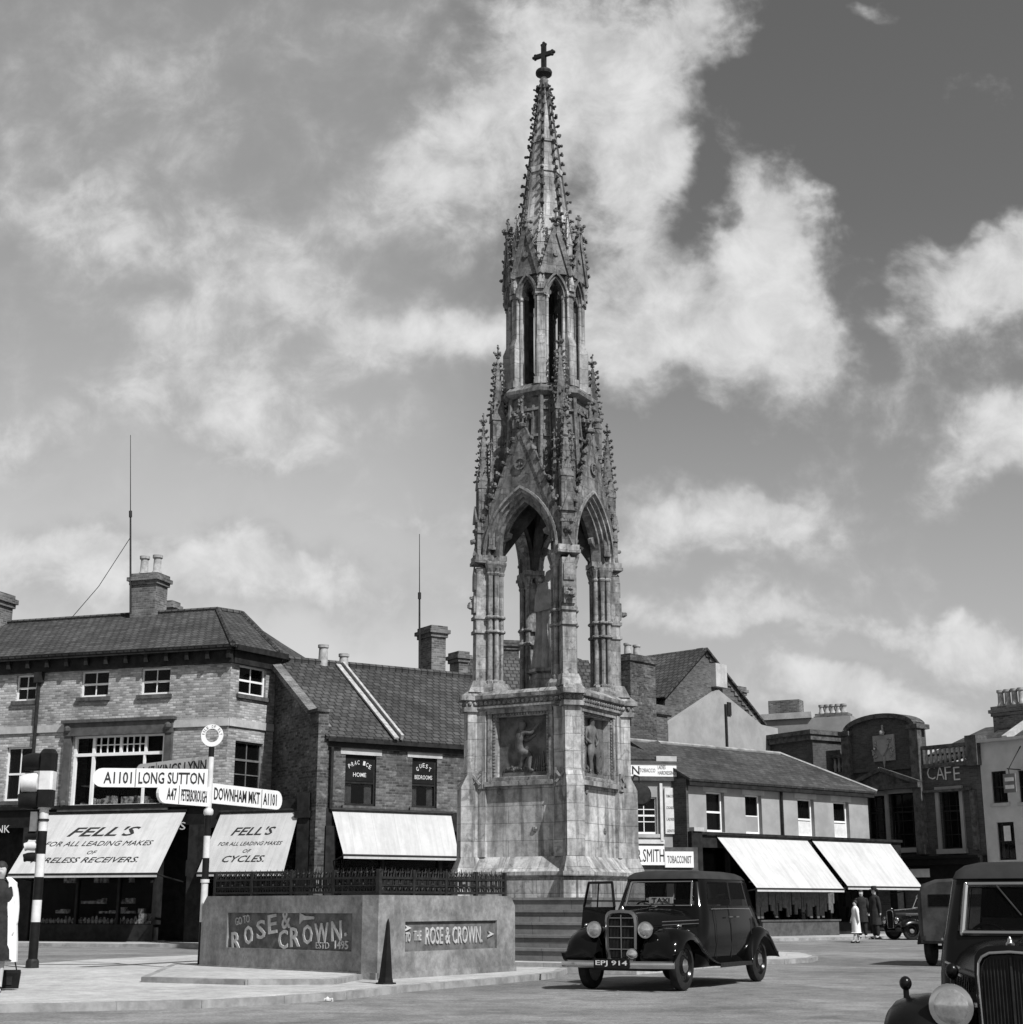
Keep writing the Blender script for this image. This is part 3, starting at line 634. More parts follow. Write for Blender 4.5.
MB().box(L-4.5,L-.4,.1,.11,.6,2.5).build('shop_window','shop_glass',rS); MB().box(L-4.6,L-.3,1.2,1.25,0,2.7).build('shop_interior','dark_woodwork',rS)
a, b, c, d = FS.rect(600, 763.5, 675.5, 776.5); sg = MB().box(a, b, -.14, 0, c, d).build('name_board','white_paint',rS)
zc = (c+d)/2; kx = lambda px: FS.at(px, 770)[0]
text('lettering','EN','ink',sg,None,(kx(632),-.145,zc-.02),.5,.3,bold=.008); text('lettering','TOBACCO','grey_ink',sg,None,(kx(646.5),-.145,zc-.02),.6,.14); text('lettering','LADIES\nHAIRDRESSING','grey_ink',sg,None,(kx(665.5),-.145,zc),.66,.34)
mb = MB(); mb.box(a-.1,b+.05,-.2,0,d,d+.08); mb.box(a,b,-.16,0,c-.16,c-.02); mb.build('cornice','brown_woodwork',rS)
mb = MB(); mb.box(b-.75,b+.03,-.1,.1,d+.09,d+.28); mb.build('parapet_cap','pale_stone',rS)
a, b, c, d = FS.rect(664.5, 788, 674.5, 834); sp = MB().box(a, b, -.09, 0, c, d).build('side_panel','off_white_paint',rS)
for i, s_ in enumerate(('TOBACCOS','CIGARS','LADIES','GENTS')): text('lettering', s_, 'grey_ink', sp, None, ((a+b)/2,-.095,d-.3-i*.42),.28,.1)
mb = MB()
for q in (a-.12, FS.at(630,810)[0]-.2): mb.box(q-.07,q+.03,-.12,0,ws[2]-.25,ws[3]+.5)
mb.box(FS.at(628,800)[0], a-.05, -.1, 0, ws[2]-.35, ws[2]-.2); mb.build('pilaster','off_white_paint',rS)
mb = MB(); roofing(mb, [(-.1,-.1,zS+.1),(L+.1,-.1,zS+.1),(L+.1,5,zS+1.9),(-.1,5,zS+1.9)]); mb.build('roof','slate',rS)
# projecting shop fascia with its own board
a, b, c, d = FS.rect(590, 850, 698, 868, 2.3)
mb = MB(); mb.box(a,b,-2.3,0,c-.22,d+.1); mb.box(a,b,-2.36,-2.3,c-.22,c-.06); mb.build('shop_canopy','brown_woodwork',rS)
a1, b1, c1, d1 = FS.rect(600, 845.8, 664.5, 865, 2.4); nb = MB().box(a1,b1,-2.42,-2.31,c1,d1).build('name_board','white_paint',rS)
text('lettering','R.SMITH','ink',nb,None,(FS.at(650.5,856,2.4)[0],-2.425,(c1+d1)/2),.98,.44,bold=.0)
a2, b2, c2, d2 = FS.rect(665, 851.5, 693.5, 867.5, 2.4); nb = MB().box(a2,b2,-2.42,-2.31,c2,d2).build('name_board','white_paint',rS)
text('lettering','TOBACCONIST','grey_ink',nb,None,((a2+b2)/2,-2.425,(c2+d2)/2),b2-a2-.16,.26,bold=.01)
# round wall lamp over the tobacconist's window, on an iron bracket
kq, zq = FS.at(639.5, 795, .9); p = FS.A + FS.t*kq + FS.n*.9
tl_ = thing('bracket_lamp', "round dark lamp hanging on a bracket in front of the tobacconist's window", 'lamp', (p.x,p.y,zq-.45), FS.ang)
mb = MB(); mb.lathe((0,0,.45),(0,1,0),[(-.22,.1),(-.2,.34),(-.1,.42),(.1,.42),(.2,.34),(.22,.1)],20); mb.build('lamp_case','iron',tl_,True)
mb = MB(); mb.tube((0,0,.85),(0,0,1.1),.03); mb.tube((0,0,1.1),(0,.9,1.25),.03); mb.build('bracket','iron',tl_)
# ================================================================== shop row with two awnings
FQ = Front(Q1, Q2, 'drapers_row', 'long low rendered shop with hipped slate roof, four upstairs windows and two awnings', 'building')
rQ = FQ.root; L = FQ.L
wq = [FQ.rect(706.5,792,724.5,832), FQ.rect(745.5,795,762,834), FQ.rect(798,799,814.5,836), FQ.rect(834,802,849.5,838)]
zf = FQ.at(760, 836)[1]
mb = MB(); wall_holes(mb, 0, L, zf-.1, zQ, wq, .28); 
kq2, zq2 = FQ.at(780, 754, -2.9)
mb.poly([(L,0,0),(L,5.9,0),(L,5.9,zQ),(L,0,zQ)]); mb.poly([(L,5.9,0),(0,5.9,0),(0,5.9,zQ),(L,5.9,zQ)]); mb.build('wall','stucco' if 0 else 'grey_render',rQ)
mb = MB(); mb.poly([(0,5.9,0),(0,0,0),(0,0,zQ),(0,2.9,zq2-.1),(0,5.9,zQ)]); mb.box(-.12,.0,-.1,dd+.3,0,zQ+.02); mb.build('side_wall','dark_facade_brick',rQ)
for i, h in enumerate(wq): 
    w_ = sash(rQ, h, cols=1, rows=2, y=.2, fr=.06, split=.5 if i == 0 else .45, sill='pale_stone')
    if i: MB().box(h[0]+.06,h[1]-.06,.17,.19,h[2]+.08,h[2]+(h[3]-h[2])*(.45 if i==1 else .4)).build('blind','grey_render' if i == 1 else 'off_white_paint',w_)
for a, b, c, d in wq: MB().box(a-.16,b+.16,-.015,0,d,d+.28).build('lintel','pale_stone',rQ)
mb = MB(); mb.box(-.1,L+.1,-.28,0,zQ-.24,zQ); q = FQ.at(780.5,810)[0]; mb.tube((q,-.08,zf),(q,-.08,zQ-.2),.055); mb.build('eaves','dark_woodwork',rQ)
mb = MB(); roofing(mb, [(-.15,-.35,zQ),(L+.2,-.35,zQ),(kq2,2.9,zq2),(-.15,2.9,zq2)]); roofing(mb, [(L+.2,-.35,zQ),(L+.2,6.2,zQ),(kq2,2.9,zq2)]); roofing(mb, [(-.15,2.9,zq2),(kq2,2.9,zq2),(L+.2,6.2,zQ),(-.15,6.2,zQ)]); rq_ = mb.build('roof','slate',rQ)
mb = MB(); mb.tube((kq2,2.9,zq2+.02),(L+.2,-.35,zQ+.02),.07,6); mb.tube((-.15,2.9,zq2+.02),(kq2,2.9,zq2+.02),.07,6); mb.build('ridge_tiles','kerb_stone',rq_)
mb = MB(); mb.box(0,L+1.9,-.08,0,zf-.5,zf); mb.box(0,L+1.9,-.18,-.08,zf-.04,zf+.06); mb.box(L,L+1.9,0,3,zf-.1,zf+.03); mb.box(L+1.5,L+1.9,-.06,.3,0,zf-.5); mb.box(-.1,.45,-.3,.3,0,zf+.05); mb.box(L-.4,L,-.25,.3,0,zf-.3); mb.box(.45,L-.4,-.1,.3,0,.55)
for u in (.2,.44,.5,.74): mb.box(L*u-.05,L*u+.05,-.06,.2,.55,zf-.5)
mb.build('shopfront','dark_woodwork',rQ)
mb = MB(); mb.box(-.02,.5,-.36,.32,zf+.06,zf+.2); mb.build('pilaster_cap','pale_stone',rQ)
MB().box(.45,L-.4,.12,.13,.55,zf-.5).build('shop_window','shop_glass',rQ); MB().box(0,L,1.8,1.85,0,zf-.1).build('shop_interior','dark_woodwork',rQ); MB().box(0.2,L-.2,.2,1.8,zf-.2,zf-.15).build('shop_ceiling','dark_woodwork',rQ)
mb = MB()
for i in range(60):
    q = random.uniform(.8,L-.8); zz = random.uniform(1.5,2.0); hh = random.uniform(.5,1.0); wv = random.uniform(.05,.14); mb.loft([[(q-wv,.45,zz),(q+wv,.45,zz),(q+wv,.5,zz),(q-wv,.5,zz)],[(q-wv*1.5,.4,zz-hh),(q+wv*1.5,.4,zz-hh),(q+wv*1.5,.55,zz-hh),(q-wv*1.5,.55,zz-hh)]])
mb.build('hanging_garments','leather',rQ)
mb = MB()
for i in range(34):
    q = L*.24+i*(L*.42)/34+random.uniform(-.05,.05); hh = random.uniform(.7,1.3); mb.box(q-.07,q+.07,-1.0,-.94,2.0-hh,2.0)
mb.box(L*.2,L*.7,-1.02,-.98,2.0,2.05); mb.build('garment_rail','mid_cloth',rQ)
mb = MB(); mb.box(L*.25,L*.66,-1.1,-.3,0,.62); mb.box(L*.24,L*.67,-1.14,-.28,.62,.68); mb.build('display_table','brown_woodwork',rQ)
make_awning(FQ, 'left of the two white awnings on the low rendered row, by the taxi', [(717,837),(807,840)], [(757,887),(844,890)])
make_awning(FQ, 'right of the two white awnings on the low rendered row, ending before the van', [(812,840.5),(890,843.5)], [(848,889.5),(922,884)], proj=None)
# ================================================================== big gabled house behind
G1 = PY(666, 740, 66.); G2 = PY(769, 750, 72.)
FG = Front(G1, G2, 'gabled_house', 'tall gabled brick house with pale rendered lower gable rising behind the slate roof', 'building')
rG = FG.root; L = FG.L
ap = FG.at(704, 650); lf = FG.at(664, 700); rt = FG.at(757, 722); rt2 = FG.at(769, 728)
mb = MB(); mb.slab([(0,0,0),(L,0,0),(L,0,rt2[1]),(rt[0],0,rt[1]),(ap[0],0,ap[1]),(0,0,lf[1])],(0,.4,0)); mb.box(0,.3,.4,9,0,lf[1]); mb.box(L-.3,L,.4,9,0,rt2[1]); mb.box(0,L,8.7,9,0,lf[1]); mb.build('wall','brown_brick',rG)
l2 = FG.at(668,724,.35); a2 = FG.at(719,690,.35); r2 = FG.at(757,724,.35); r3 = FG.at(769,727,.35)
mb = MB(); mb.slab([(l2[0],-.35,0),(L+.3,-.35,0),(L+.3,-.35,r3[1]),(r2[0]+.4,-.35,r2[1]),(a2[0],-.35,a2[1]),(l2[0],-.35,l2[1])],(0,.34,0)); mb.build('rendered_gable','grey_render',rG)
mb = MB(); q = FG.at(719,720)[0]; mb.box(q-.06,q+.06,-.43,-.35,4,FG.at(719,705)[1]); q2 = FG.at(722,713)[0]; mb.box(q2-.1,q2+.18,-.41,-.35,FG.at(722,716)[1],FG.at(722,703)[1]); mb.build('downpipe','iron',rG)
mb = MB(); roofing(mb,[(-.3,-.2,lf[1]+.1),(ap[0],-.2,ap[1]+.1),(ap[0],9,ap[1]+.1),(-.3,9,lf[1]+.1)]); roofing(mb,[(ap[0],-.2,ap[1]+.1),(rt[0]+.6,-.2,rt[1]-.1),(rt[0]+.6,9,rt[1]-.1),(ap[0],9,ap[1]+.1)]); rfg = mb.build('roof','pantile',rG)
mb = MB()
for i in range(16):
    t_ = i/15; k = ap[0]+(rt[0]-ap[0])*t_; z = ap[1]+(rt[1]-ap[1])*t_; mb.box(k-.18,k+.2,-.06,.3,z-.1,z+.08+.04*(i%2))
mb.build('stepped_coping','stack_brick',rfg)
a, b, c, d = FG.rect(716,664,727,687,.3); mb = MB(); mb.box(a,b,-.3,.3,c,d); mb.build('pale_buttress','pale_stone',rG)
chimney(rfg, FG, 738, 745, 686, 2.0, 2.5, .5)
# left wide stack with two pots, brick house side
K1 = PY(628, 740, 62.5); K2 = PY(668, 740, 64.5)
FK = Front(K1, K2, 'stack_house', 'brick house end carrying a wide chimney stack with two pots beside the memorial', 'building')
rK = FK.root; L = FK.L; z1 = FK.at(640,656)[1]; zk = FK.at(655,690)[1]; kk = FK.at(653,690)[0]
mb = MB(); mb.box(0,L,0,7,0,zk-.6); mb.build('wall','brown_brick',rK)
mb = MB(); roofing(mb,[(kk-.1,-.1,zk-1.0),(L+.2,-.1,zk-1.0),(L+.2,5,zk+2.0),(kk-.1,5,FK.at(653,670,-5)[1])]); rfk = mb.build('roof','pantile',rK)
ch = MB(); ch.box(0.05,kk,-.15,1.1,0,z1-.3); ch.box(-.02,kk+.08,-.22,1.17,z1-.3,z1-.14); ch.box(.02,kk+.03,-.18,1.13,z1-.14,z1); c_ = ch.build('chimney','red_brick',rfk)
for px in (636, 645): 
    k = FK.at(px,650)[0]; MB().lathe((k,.45,z1-.02),(0,0,1),[(0,.17),(.5,.14),(.5,.18),(.58,.18),(.58,.1)],12).build('chimney_pot','pot_clay',c_,True)
# ================================================================== far parapet block and stacks
N1 = PY(764, 740, 76.); N2 = PY(852, 745, 74.)
FN = Front(N1, N2, 'parapet_house', 'distant flat topped house with pale parapet and two broad chimney stacks', 'building')
rN = FN.root; L = FN.L; zn = FN.at(790,713)[1]
mb = MB(); mb.box(0,L,0,8,0,zn-.3); mb.build('wall','grey_render',rN); mb = MB(); mb.box(-.1,FN.at(812,715)[0],-.12,.3,zn-.3,zn); mb.build('parapet','pale_stone',rN)
chimney(rN, FN, 768, 799, 701, .6, 2.0, .8, mat='stack_brick', cap=False)
chimney(rN, FN, 816, 847, 714, .4, 3.4, .8, (820,825.5,831,836.5,842), .5, .15, mat='stack_brick', cap=True)
mb = MB(); mb.slab([(FN.at(846,720)[0],1,zn-1),(FN.at(860,740)[0],1,zn-2.4),(FN.at(846,740)[0],1,zn-2.4)],(0,4,0)); mb.build('side_roof','slate',rN)
D1 = PY(769, 740, 71.5); D2 = PY(812, 735, 69.0)
FD = Front(D1, D2, 'dark_parapet_house', 'narrow dark brick house with a heavy cornice between the gabled house and the cafe', 'building')
rD = FD.root; L = FD.L; zd = FD.at(790,733)[1]
mb = MB(); mb.box(0,L,0,5,0,zd-.45); mb.build('wall','dark_facade_brick',rD); mb = MB(); mb.box(-.12,L+.12,-.2,5,zd-.45,zd-.2); mb.box(-.2,L+.2,-.3,5,zd-.2,zd); mb.build('cornice','dark_stone',rD)
# ================================================================== cafe
E1 = PY(800, 756, 71.2); E2 = PY(978, 742, 63.4)
FC = Front(E1, E2, 'cafe_building', 'dark brick building with a round arched gable, stone balustrades and CAFE in pale letters', 'building')
rC = FC.root; L = FC.L; at = FC.at
kl, kr_ = at(850,760)[0], at(919,760)[0]; zb = at(940,745)[1]
wc = [FC.rect(868,796,887,845), FC.rect(890,793,921,848), FC.rect(941,791,962,849)]
zsl = at(940,854)[1]
mb = MB(); wall_holes(mb,0,L,0,zb-.9,wc,.35); mass(mb,0,L,0,9,0,zb-.9)
zt = at(884,718)[1]; zsp = at(852,735)[1]; cx = (kl+kr_)/2; hw = (kr_-kl)/2
arc = [(cx-hw*math.cos(math.pi*i/18), -.12, zsp+(zt-zsp)*math.sin(math.pi*i/18)) for i in range(19)]
mb.slab([(kl,-.12,zb-.9)]+arc+[(kr_,-.12,zb-.9)],(0,.7,0)); mb.build('wall','dark_facade_brick',rC)
mb = MB()
for p, q in zip(arc, arc[1:]): mb.bar((p[0],.1,p[2]+.08),(q[0],.1,q[2]+.08),.85,.2)
for q in (kl, kr_): mb.box(q-.22,q+.22,-.3,0,zsl,zsp-.05); mb.box(q-.3,q+.3,-.4,.5,zsp-.05,zsp+.15)
mb.build('arched_gable_moulding','dark_stone',rC)
bl_ = MB(); bk = MB()
for q0, q1 in ((0,kl-.25),(kr_+.25,L-.4)):
    bk.box(q0,q1,-.18,.25,zb-.95,zb-.78); bk.box(q0,q1,-.15,.2,zb-.14,zb)
    q = q0+.15
    bl_ = MB()
    while q < q1-.1: bl_.lathe((q,.02,zb-.78),(0,0,1),[(0,.07),(.1,.05),(.25,.085),(.45,.045),(.58,.05),(.64,.07)],8); q += .24
    bl_.build('balusters','kerb_stone',rC,True)
bk.box(L-.45,L+.1,-.3,.5,zb-1.0,zb+.25); bk.box(kr_+.25,L-.45,-.24,0,zb-2.0,zb-1.9); bk.box(L-.5,L-.28,-.18,0,at(970,850)[1],zb-2.0); bk.build('cornice','dark_stone',rC)
zp = at(884,771)[1]; ze = at(884,786)[1]; p0 = kl+.1; p1 = at(922,784)[0]
mb = MB(); cxp = (p0+p1)/2; mb.slab([(p0,-.35,ze),(p1,-.35,ze),(cxp,-.35,zp)],(0,.3,0)); mb.bar((p0-.15,-.3,ze),(cxp,-.3,zp+.05),.4,.18); mb.bar((cxp,-.3,zp+.05),(p1+.15,-.3,ze),.4,.18); mb.box(p0-.15,p1+.15,-.5,0,ze-.2,ze); mb.build('pediment','dark_stone',rC)
mb = MB()
for i, (a,b,c,d) in enumerate(wc):
    mb.box(a-.16,a,-.1,.1,c,d); mb.box(b,b+.16,-.1,.1,c,d)
    if i != 1: pass
    mb.box(a-.16,b+.16,-.101,.1,d,d+.2); mb.box(a-.2,b+.2,-.2,.1,c-.2,c)
mb.build('window_surround','grey_render',rC)
for h in wc: sash(rC,h,cols=3,rows=4,mat='dark_woodwork',y=.2,split=.66)
a_, b_, c_, d_ = FC.rect(873,735,894,761,.2)
mb = MB(); mb.box(a_,b_,-.2,-.12,c_,d_); k0 = (a_+b_)/2; mb.slab([(k0-.28,-.3,d_-.2),(k0+.28,-.3,d_-.2),(k0+.28,-.3,c_+.55),(k0,-.3,c_+.2),(k0-.28,-.3,c_+.55)],(0,.12,0)); mb.ball((k0,-.25,d_+.1),.13,8,5); mb.tube((k0,-.2,d_+.1),(k0,-.2,d_+.45),.05)
mb.tube((k0,-.2,c_+.2),(k0,-.2,c_-.3),.09,6,.02)
for sg_ in (-1,1):
    for i in range(7): mb.leaf((k0+sg_*(.42+.1*math.sin(i)),-.24,c_+.2+i*(d_-c_-.3)/7),.1)
mb.build('coat_of_arms','grey_render',rC)
for ch, px in (('C',931.5),('A',940.5),('F',948.3),('É',957)): 
    kk_, zz_ = at(px, 773 if ch != 'É' else 771.5); text('lettering',ch,'off_white_paint',rC,None,(kk_,-.03,zz_),.42 if ch in 'CA' else .32,.56 if ch!='É' else .72,bold=-.01)
mb = MB(); mb.box(0,L,-.5,0,zsl-.45,zsl-.1); mb.box(0,L,-.62,-.5,zsl-.2,zsl-.1); mb.box(0,L,-.2,0,zsl-1.2,zsl-.45)
for q in (.2,L*.3,L*.55,L*.8,L-.3): mb.box(q-.16,q+.16,-.22,0,0,zsl-1.2)
mb.build('shopfront','black_paint',rC)
mb = MB(); mb.box(L*.62,L*.72,-.24,-.2,zsl-.95,zsl-.6); mb.build('sign_board','off_white_paint',rC)
mb = MB(); roofing(mb,[(kr_,.6,zb-.3),(L+.2,.6,zb-.3),(L+.2,5,zb+1.2),(kr_,5,zb+1.2)]); roofing(mb,[(0,.6,zb-.8),(kr_,.6,zb-.8),(kr_,5,zb+.2),(0,5,zb+.2)]); mb.build('roof','slate',rC)
# ================================================================== white house at the right edge
dC = (Vector((E2.x,E2.y))-Vector((E1.x,E1.y))).normalized(); U1 = Vector((E2.x,E2.y)); U2 = U1 + dC*9
FU = Front(U1, U2, 'white_house', 'white rendered house with two dark openings and four pots on its stack', 'building')
rU = FU.root; L = FU.L; at = FU.at
zu = at(990,742)[1]; wu = [FU.rect(992,771,1007,803), FU.rect(1019,770,1036,802), FU.rect(998,822,1015,860)]
mb = MB(); wall_holes(mb,.02,L,0,zu,wu,.25); mass(mb,.02,L,0,9,0,zu); mb.build('wall','stucco',rU)
for i,h in enumerate(wu): sash(rU,h,cols=2,rows=2,mat='dark_woodwork',y=.1,sill='pale_stone' if i < 2 else None)
a,b,c,d = wu[2]; MB().box(a+.35*(b-a),a+.75*(b-a),.04,.05,c+(d-c)*.5,d-.15).build('notice','off_white_paint',rU)
mb = MB(); k0,z0 = at(985,742); k1,z1 = at(1010,735); mb.bar((0,-.1,zu+.05),(L,-.1,zu+.05),.3,.12); mb.build('coping','pale_stone',rU)
mb = MB(); roofing(mb,[(0,.1,zu),(L,.1,zu),(L,4.6,zu+2.1),(0,4.6,zu+2.1)]); rfu = mb.build('roof','slate',rU)
mb = MB(); kv = at(1003,733)[0]; mb.bar((kv,.1,zu+.1),(kv+.1,4.6,zu+2.25),.25,.25); mb.build('parapet_wall','pale_stone',rfu)
chimney(rfu, FU, 992, 1023, 707, 1.6, 3.4, .8, (996,1003,1010,1017), .75, .15, mat='stack_brick')
# hanging sign and bracket
k, z = at(1010,785,.8); p = FU.A+FU.t*k+FU.n*.8
hs = thing('hanging_sign','small dark hanging sign on an iron bracket beside the upper window of the white house','sign',(p.x,p.y,z-.3),FU.ang)
MB().box(-.28,.28,-.03,.03,0,.75).build('board','grey_woodwork',hs); mb = MB(); mb.box(-.2,.2,-.04,-.031,.45,.6); mb.box(-.2,.2,-.04,-.031,.15,.3); mb.build('painted_lines','off_white_paint',hs)
mb = MB(); mb.tube((0,0,.75),(0,0,.95),.02); mb.tube((0,-.1,.95),(0,.8,.95),.025); mb.tube((0,0,.95),(0.1,.8,1.9),.02); mb.build('bracket','iron',hs)
# pavements in front of the shops
dq = lambda fr, k, o: fr.A + fr.t*k + fr.n*o
slabbed('pavement_west', [dq(F1,0,2.2), dq(F1,F1.L-1,2.2), dq(F2,F2.L*.7,2.0), dq(FT,2,2.2), dq(FT,FT.L,2.2), dq(FT,FT.L,-.5), dq(FT,0,-3), dq(F1,0,-.5)], .1, 'flagstone', 'kerb_west')
slabbed('pavement_east', [dq(FS,0,3.2), dq(FS,FS.L-1,3.4), dq(FQ,1,3.2), dq(FQ,FQ.L+1.5,3.2), dq(FQ,FQ.L+2.0,-1), dq(FQ,0,-1), dq(FS,0,-1)], .1, 'flagstone', 'kerb_east')
slabbed('pavement_cafe', [dq(FC,FC.L*.3,2.2), dq(FU,FU.L,2.2), dq(FU,FU.L,-.4), dq(FC,FC.L*.3,-.4)], .1, 'flagstone', 'kerb_cafe')
# ================================================================== the memorial
mo = PY(547, 890, 33.3); mo.x += .04; PH = -30
MR = thing('memorial_monument', 'tall pinnacled gothic stone memorial with open arches, lantern and spire on steps', 'memorial', (mo.x, mo.y, 0), R(PH))
rot = lambda k, a=0: Matrix.Rotation(R(90*k + a), 4, 'Z')
Z0 = .18
struct(MB(Matrix.Translation((mo.x,mo.y,0)) @ rot(0,PH)).box(-3.9,3.9,-3.9,3.9,.0,Z0).build('memorial_paving','flagstone'))
for k in range(5):
    h = 3.3-.3*k; mb = MB(); mb.box(-h,h,-h,h,Z0+.235*k+.001,Z0+.235*(k+1)-.05); mb.box(-h-.03,h+.03,-h-.03,h+.03,Z0+.235*(k+1)-.05,Z0+.235*(k+1)); mb.build('step','step_stone',MR)
ZB = Z0+.235*5
def diag(mb, r0, r1, w, z0, z1, r1b=None, wb=None):
    """diagonal piers on the four corners, their face may batter from r1 to r1b"""
    r1b = r1 if r1b is None else r1b; wb = w if wb is None else wb
    for k in range(4):
        m_ = rot(k, 45); 
        mb.add([m_ @ Vector(p) for p in ((r0,-w/2,z0),(r1,-w/2,z0),(r1,w/2,z0),(r0,w/2,z0),(r0,-wb/2,z1),(r1b,-wb/2,z1),(r1b,wb/2,z1),(r0,wb/2,z1))],[(0,3,2,1),(4,5,6,7),(0,1,5,4),(1,2,6,5),(2,3,7,6),(3,0,4,7)])
# base
mb = MB(); mb.rect(0,0,[(ZB,1.5,1.5),(1.70,1.5,1.5)]); diag(mb,1.5,2.08,.6,ZB,1.698); mb.rect(0,0,[(1.70,1.42,1.42),(1.76,1.42,1.42),(1.80,1.50,1.50),(1.88,1.50,1.50),(1.96,1.42,1.42),(2.19,1.25,1.25)])
diag(mb,1.3,2.02,.54,1.70,1.77); diag(mb,1.3,2.15,.66,1.79,1.878); diag(mb,1.2,2.11,.60,1.88,2.187,1.99,.40)
mb.build('plinth','ashlar',MR)
mb = MB(); HB = 1.2
for k in range(4):
    m2 = MB(rot(k)); wall_holes(m2,-HB,HB,2.19,5.28,[(-.62,.62,3.86,5.14)],.16,y=-HB); m2.poly([(-.64,-HB+.16,3.84),(.64,-HB+.16,3.84),(.64,-HB+.16,5.16),(-.64,-HB+.16,5.16)])
    for s_ in (-1,1): m2.box(min(s_*.84,s_*1.2),max(s_*.84,s_*1.2),-HB-.09,-HB,2.19,5.28)
    mb.add(m2.v, m2.f)
diag(mb,1.55,2.00,.38,2.19,3.65); diag(mb,1.55,2.00,.38,3.65,3.92,1.86,.34); diag(mb,1.55,1.86,.34,3.92,5.28)
mb.build('pedestal','ashlar',MR)
mb = MB()
for k in range(4):
    m2 = MB(rot(k)); y = -HB
    for a, b, c, d, e in ((-.80,-.70,3.72,5.24,.06),(.70,.80,3.72,5.24,.06),(-.80,.80,5.21,5.28,.08),(-.84,.84,3.66,3.76,.12),(-.78,.78,3.76,3.84,.07)): m2.box(a,b,y-e,y,c,d)
    for i in range(19):
        z = 3.9+i*.068; 
        for s_ in (-.66,.66): m2.box(s_-.022,s_+.022,y-.035,y,z,z+.04)
    for i in range(18): x = -.58+i*.068; m2.box(x-.02,x+.022,y-.035,y,5.16,5.20)
    for s_ in (-1.03,1.03):
        m2.box(s_-.15,s_+.15,y-.13,y-.09,3.62,4.0); 
        for a_ in (-1,1): m2.bar((s_-.1*a_,y-.14,3.7),(s_+.1*a_,y-.14,3.92),.05,.05,up=(0,1,0))
        m2.ball((s_,y-.14,3.81),.05,6,4)
    for q in (-.52,.33): m2.ball((q,y-.01,3.55 if q<0 else 2.75),.07,6,4,(1,.5,1)) if k in (0,1) else None
    mb.add(m2.v, m2.f)
mb.build('panel_moulding','carved_stone',MR)
# cornice with carved running band
mb = MB(); mb.rect(0,0,[(5.27,1.27,1.27),(5.31,1.29,1.29),(5.33,1.34,1.34),(5.37,1.34,1.34),(5.39,1.30,1.30),(5.51,1.30,1.30),(5.53,1.39,1.39),(5.61,1.40,1.40),(5.70,1.28,1.28),(5.70,1.0,1.0)])
diag(mb,1.3,1.95,.44,5.27,5.37); diag(mb,1.3,1.90,.38,5.37,5.515); diag(mb,1.3,2.02,.50,5.518,5.615); diag(mb,1.3,2.0,.48,5.615,5.74,1.84,.38)
for k in range(4):
    m2 = MB(rot(k))
    for i in range(21): m2.ball((-1.16+i*.116,-1.32,5.45),.05,6,4,(1,.7,1))
    for s_ in (-.1,.1):
        pass
    mb.add(m2.v,m2.f)
    m2 = MB(rot(k,45))
    for i in (-1,0,1): m2.ball((1.9,i*.13,5.45),.05,6,4,(.7,1,1))
    for i in range(4):
        for s_ in (-.21,.21): m2.ball((1.46+i*.12,s_,5.45),.05,6,4,(1,.7,1))
    mb.add(m2.v,m2.f)
mb.build('cornice','carved_stone',MR)
# four clustered piers
def ring_(m, x, y, z, r, h): m.lathe((x,y,z),(0,0,1),[(0,r*.9),(h*.3,r*1.15),(h*.7,r*1.15),(h,r*.9)],10)
for k in range(4):
    m2 = MB(rot(k,45)); m2.box(1.32,1.68,-.15,.15,5.8,8.5); m2.box(1.14,1.32,-.17,.17,5.8,8.5)
    m2.loft([[(1.05,-.27,5.70),(1.86,-.24,5.70),(1.86,.24,5.70),(1.05,.27,5.70)],[(1.05,-.24,5.96),(1.74,-.18,5.96),(1.74,.18,5.96),(1.05,.24,5.96)]])
    m2.ngon(1.22,0,[(5.70,.40),(5.8,.40),(5.9,.34)],10)
    sh_ = [(1.38,.205),(1.38,-.205),(1.24,.225),(1.24,-.225),(1.11,.14),(1.11,-.14)]
    for x, y in sh_:
        m2.lathe((x,y,5.75),(0,0,1),[(0,.10),(.08,.10),(.12,.08),(.2,.085),(.24,.058),(2.7,.058)],10)
        for z in (7.02,7.34): ring_(m2,x,y,z,.09,.07)
        m2.lathe((x,y,8.33),(0,0,1),[(0,.07),(.04,.085),(.07,.07),(.2,.11),(.24,.125),(.30,.125)],10)
        for i in range(3): m2.leaf((x+random.uniform(-.06,.08),y+random.uniform(-.07,.07),8.5),.05)
    for z in (7.02,7.34): m2.box(1.06,1.72,-.18,.18,z,z+.07)
    m2.box(1.04,1.74,-.26,.26,8.60,8.67); m2.box(1.0,1.72,-.24,.24,8.67,8.78)
    m2.box(1.68,1.73,-.13,.13,7.48,7.86); m2.leaf((1.75,0,7.66),.12,(1,0,0)); m2.leaf((1.73,.02,7.82),.08); m2.leaf((1.73,-.02,7.58),.08)
    m2.slab([(1.681,-.12,8.0),(1.681,.12,8.0),(1.681,.12,8.35),(1.681,0,8.56),(1.681,-.12,8.35)],(.03,0,0))
    m2.build('clustered_pier','carved_stone',MR)
def arch_pts(w, h, zs, n=10):
    """pointed arch from left springing over the apex to the right"""
    c = (h*h-w*w)/(2*w); r = w+c; A1 = math.atan2(h, c)
    rt_ = [(-c+r*math.cos(A1*i/n), zs+r*math.sin(A1*i/n)) for i in range(n+1)]
    return [(-x, z) for x, z in rt_] + rt_[::-1][1:]
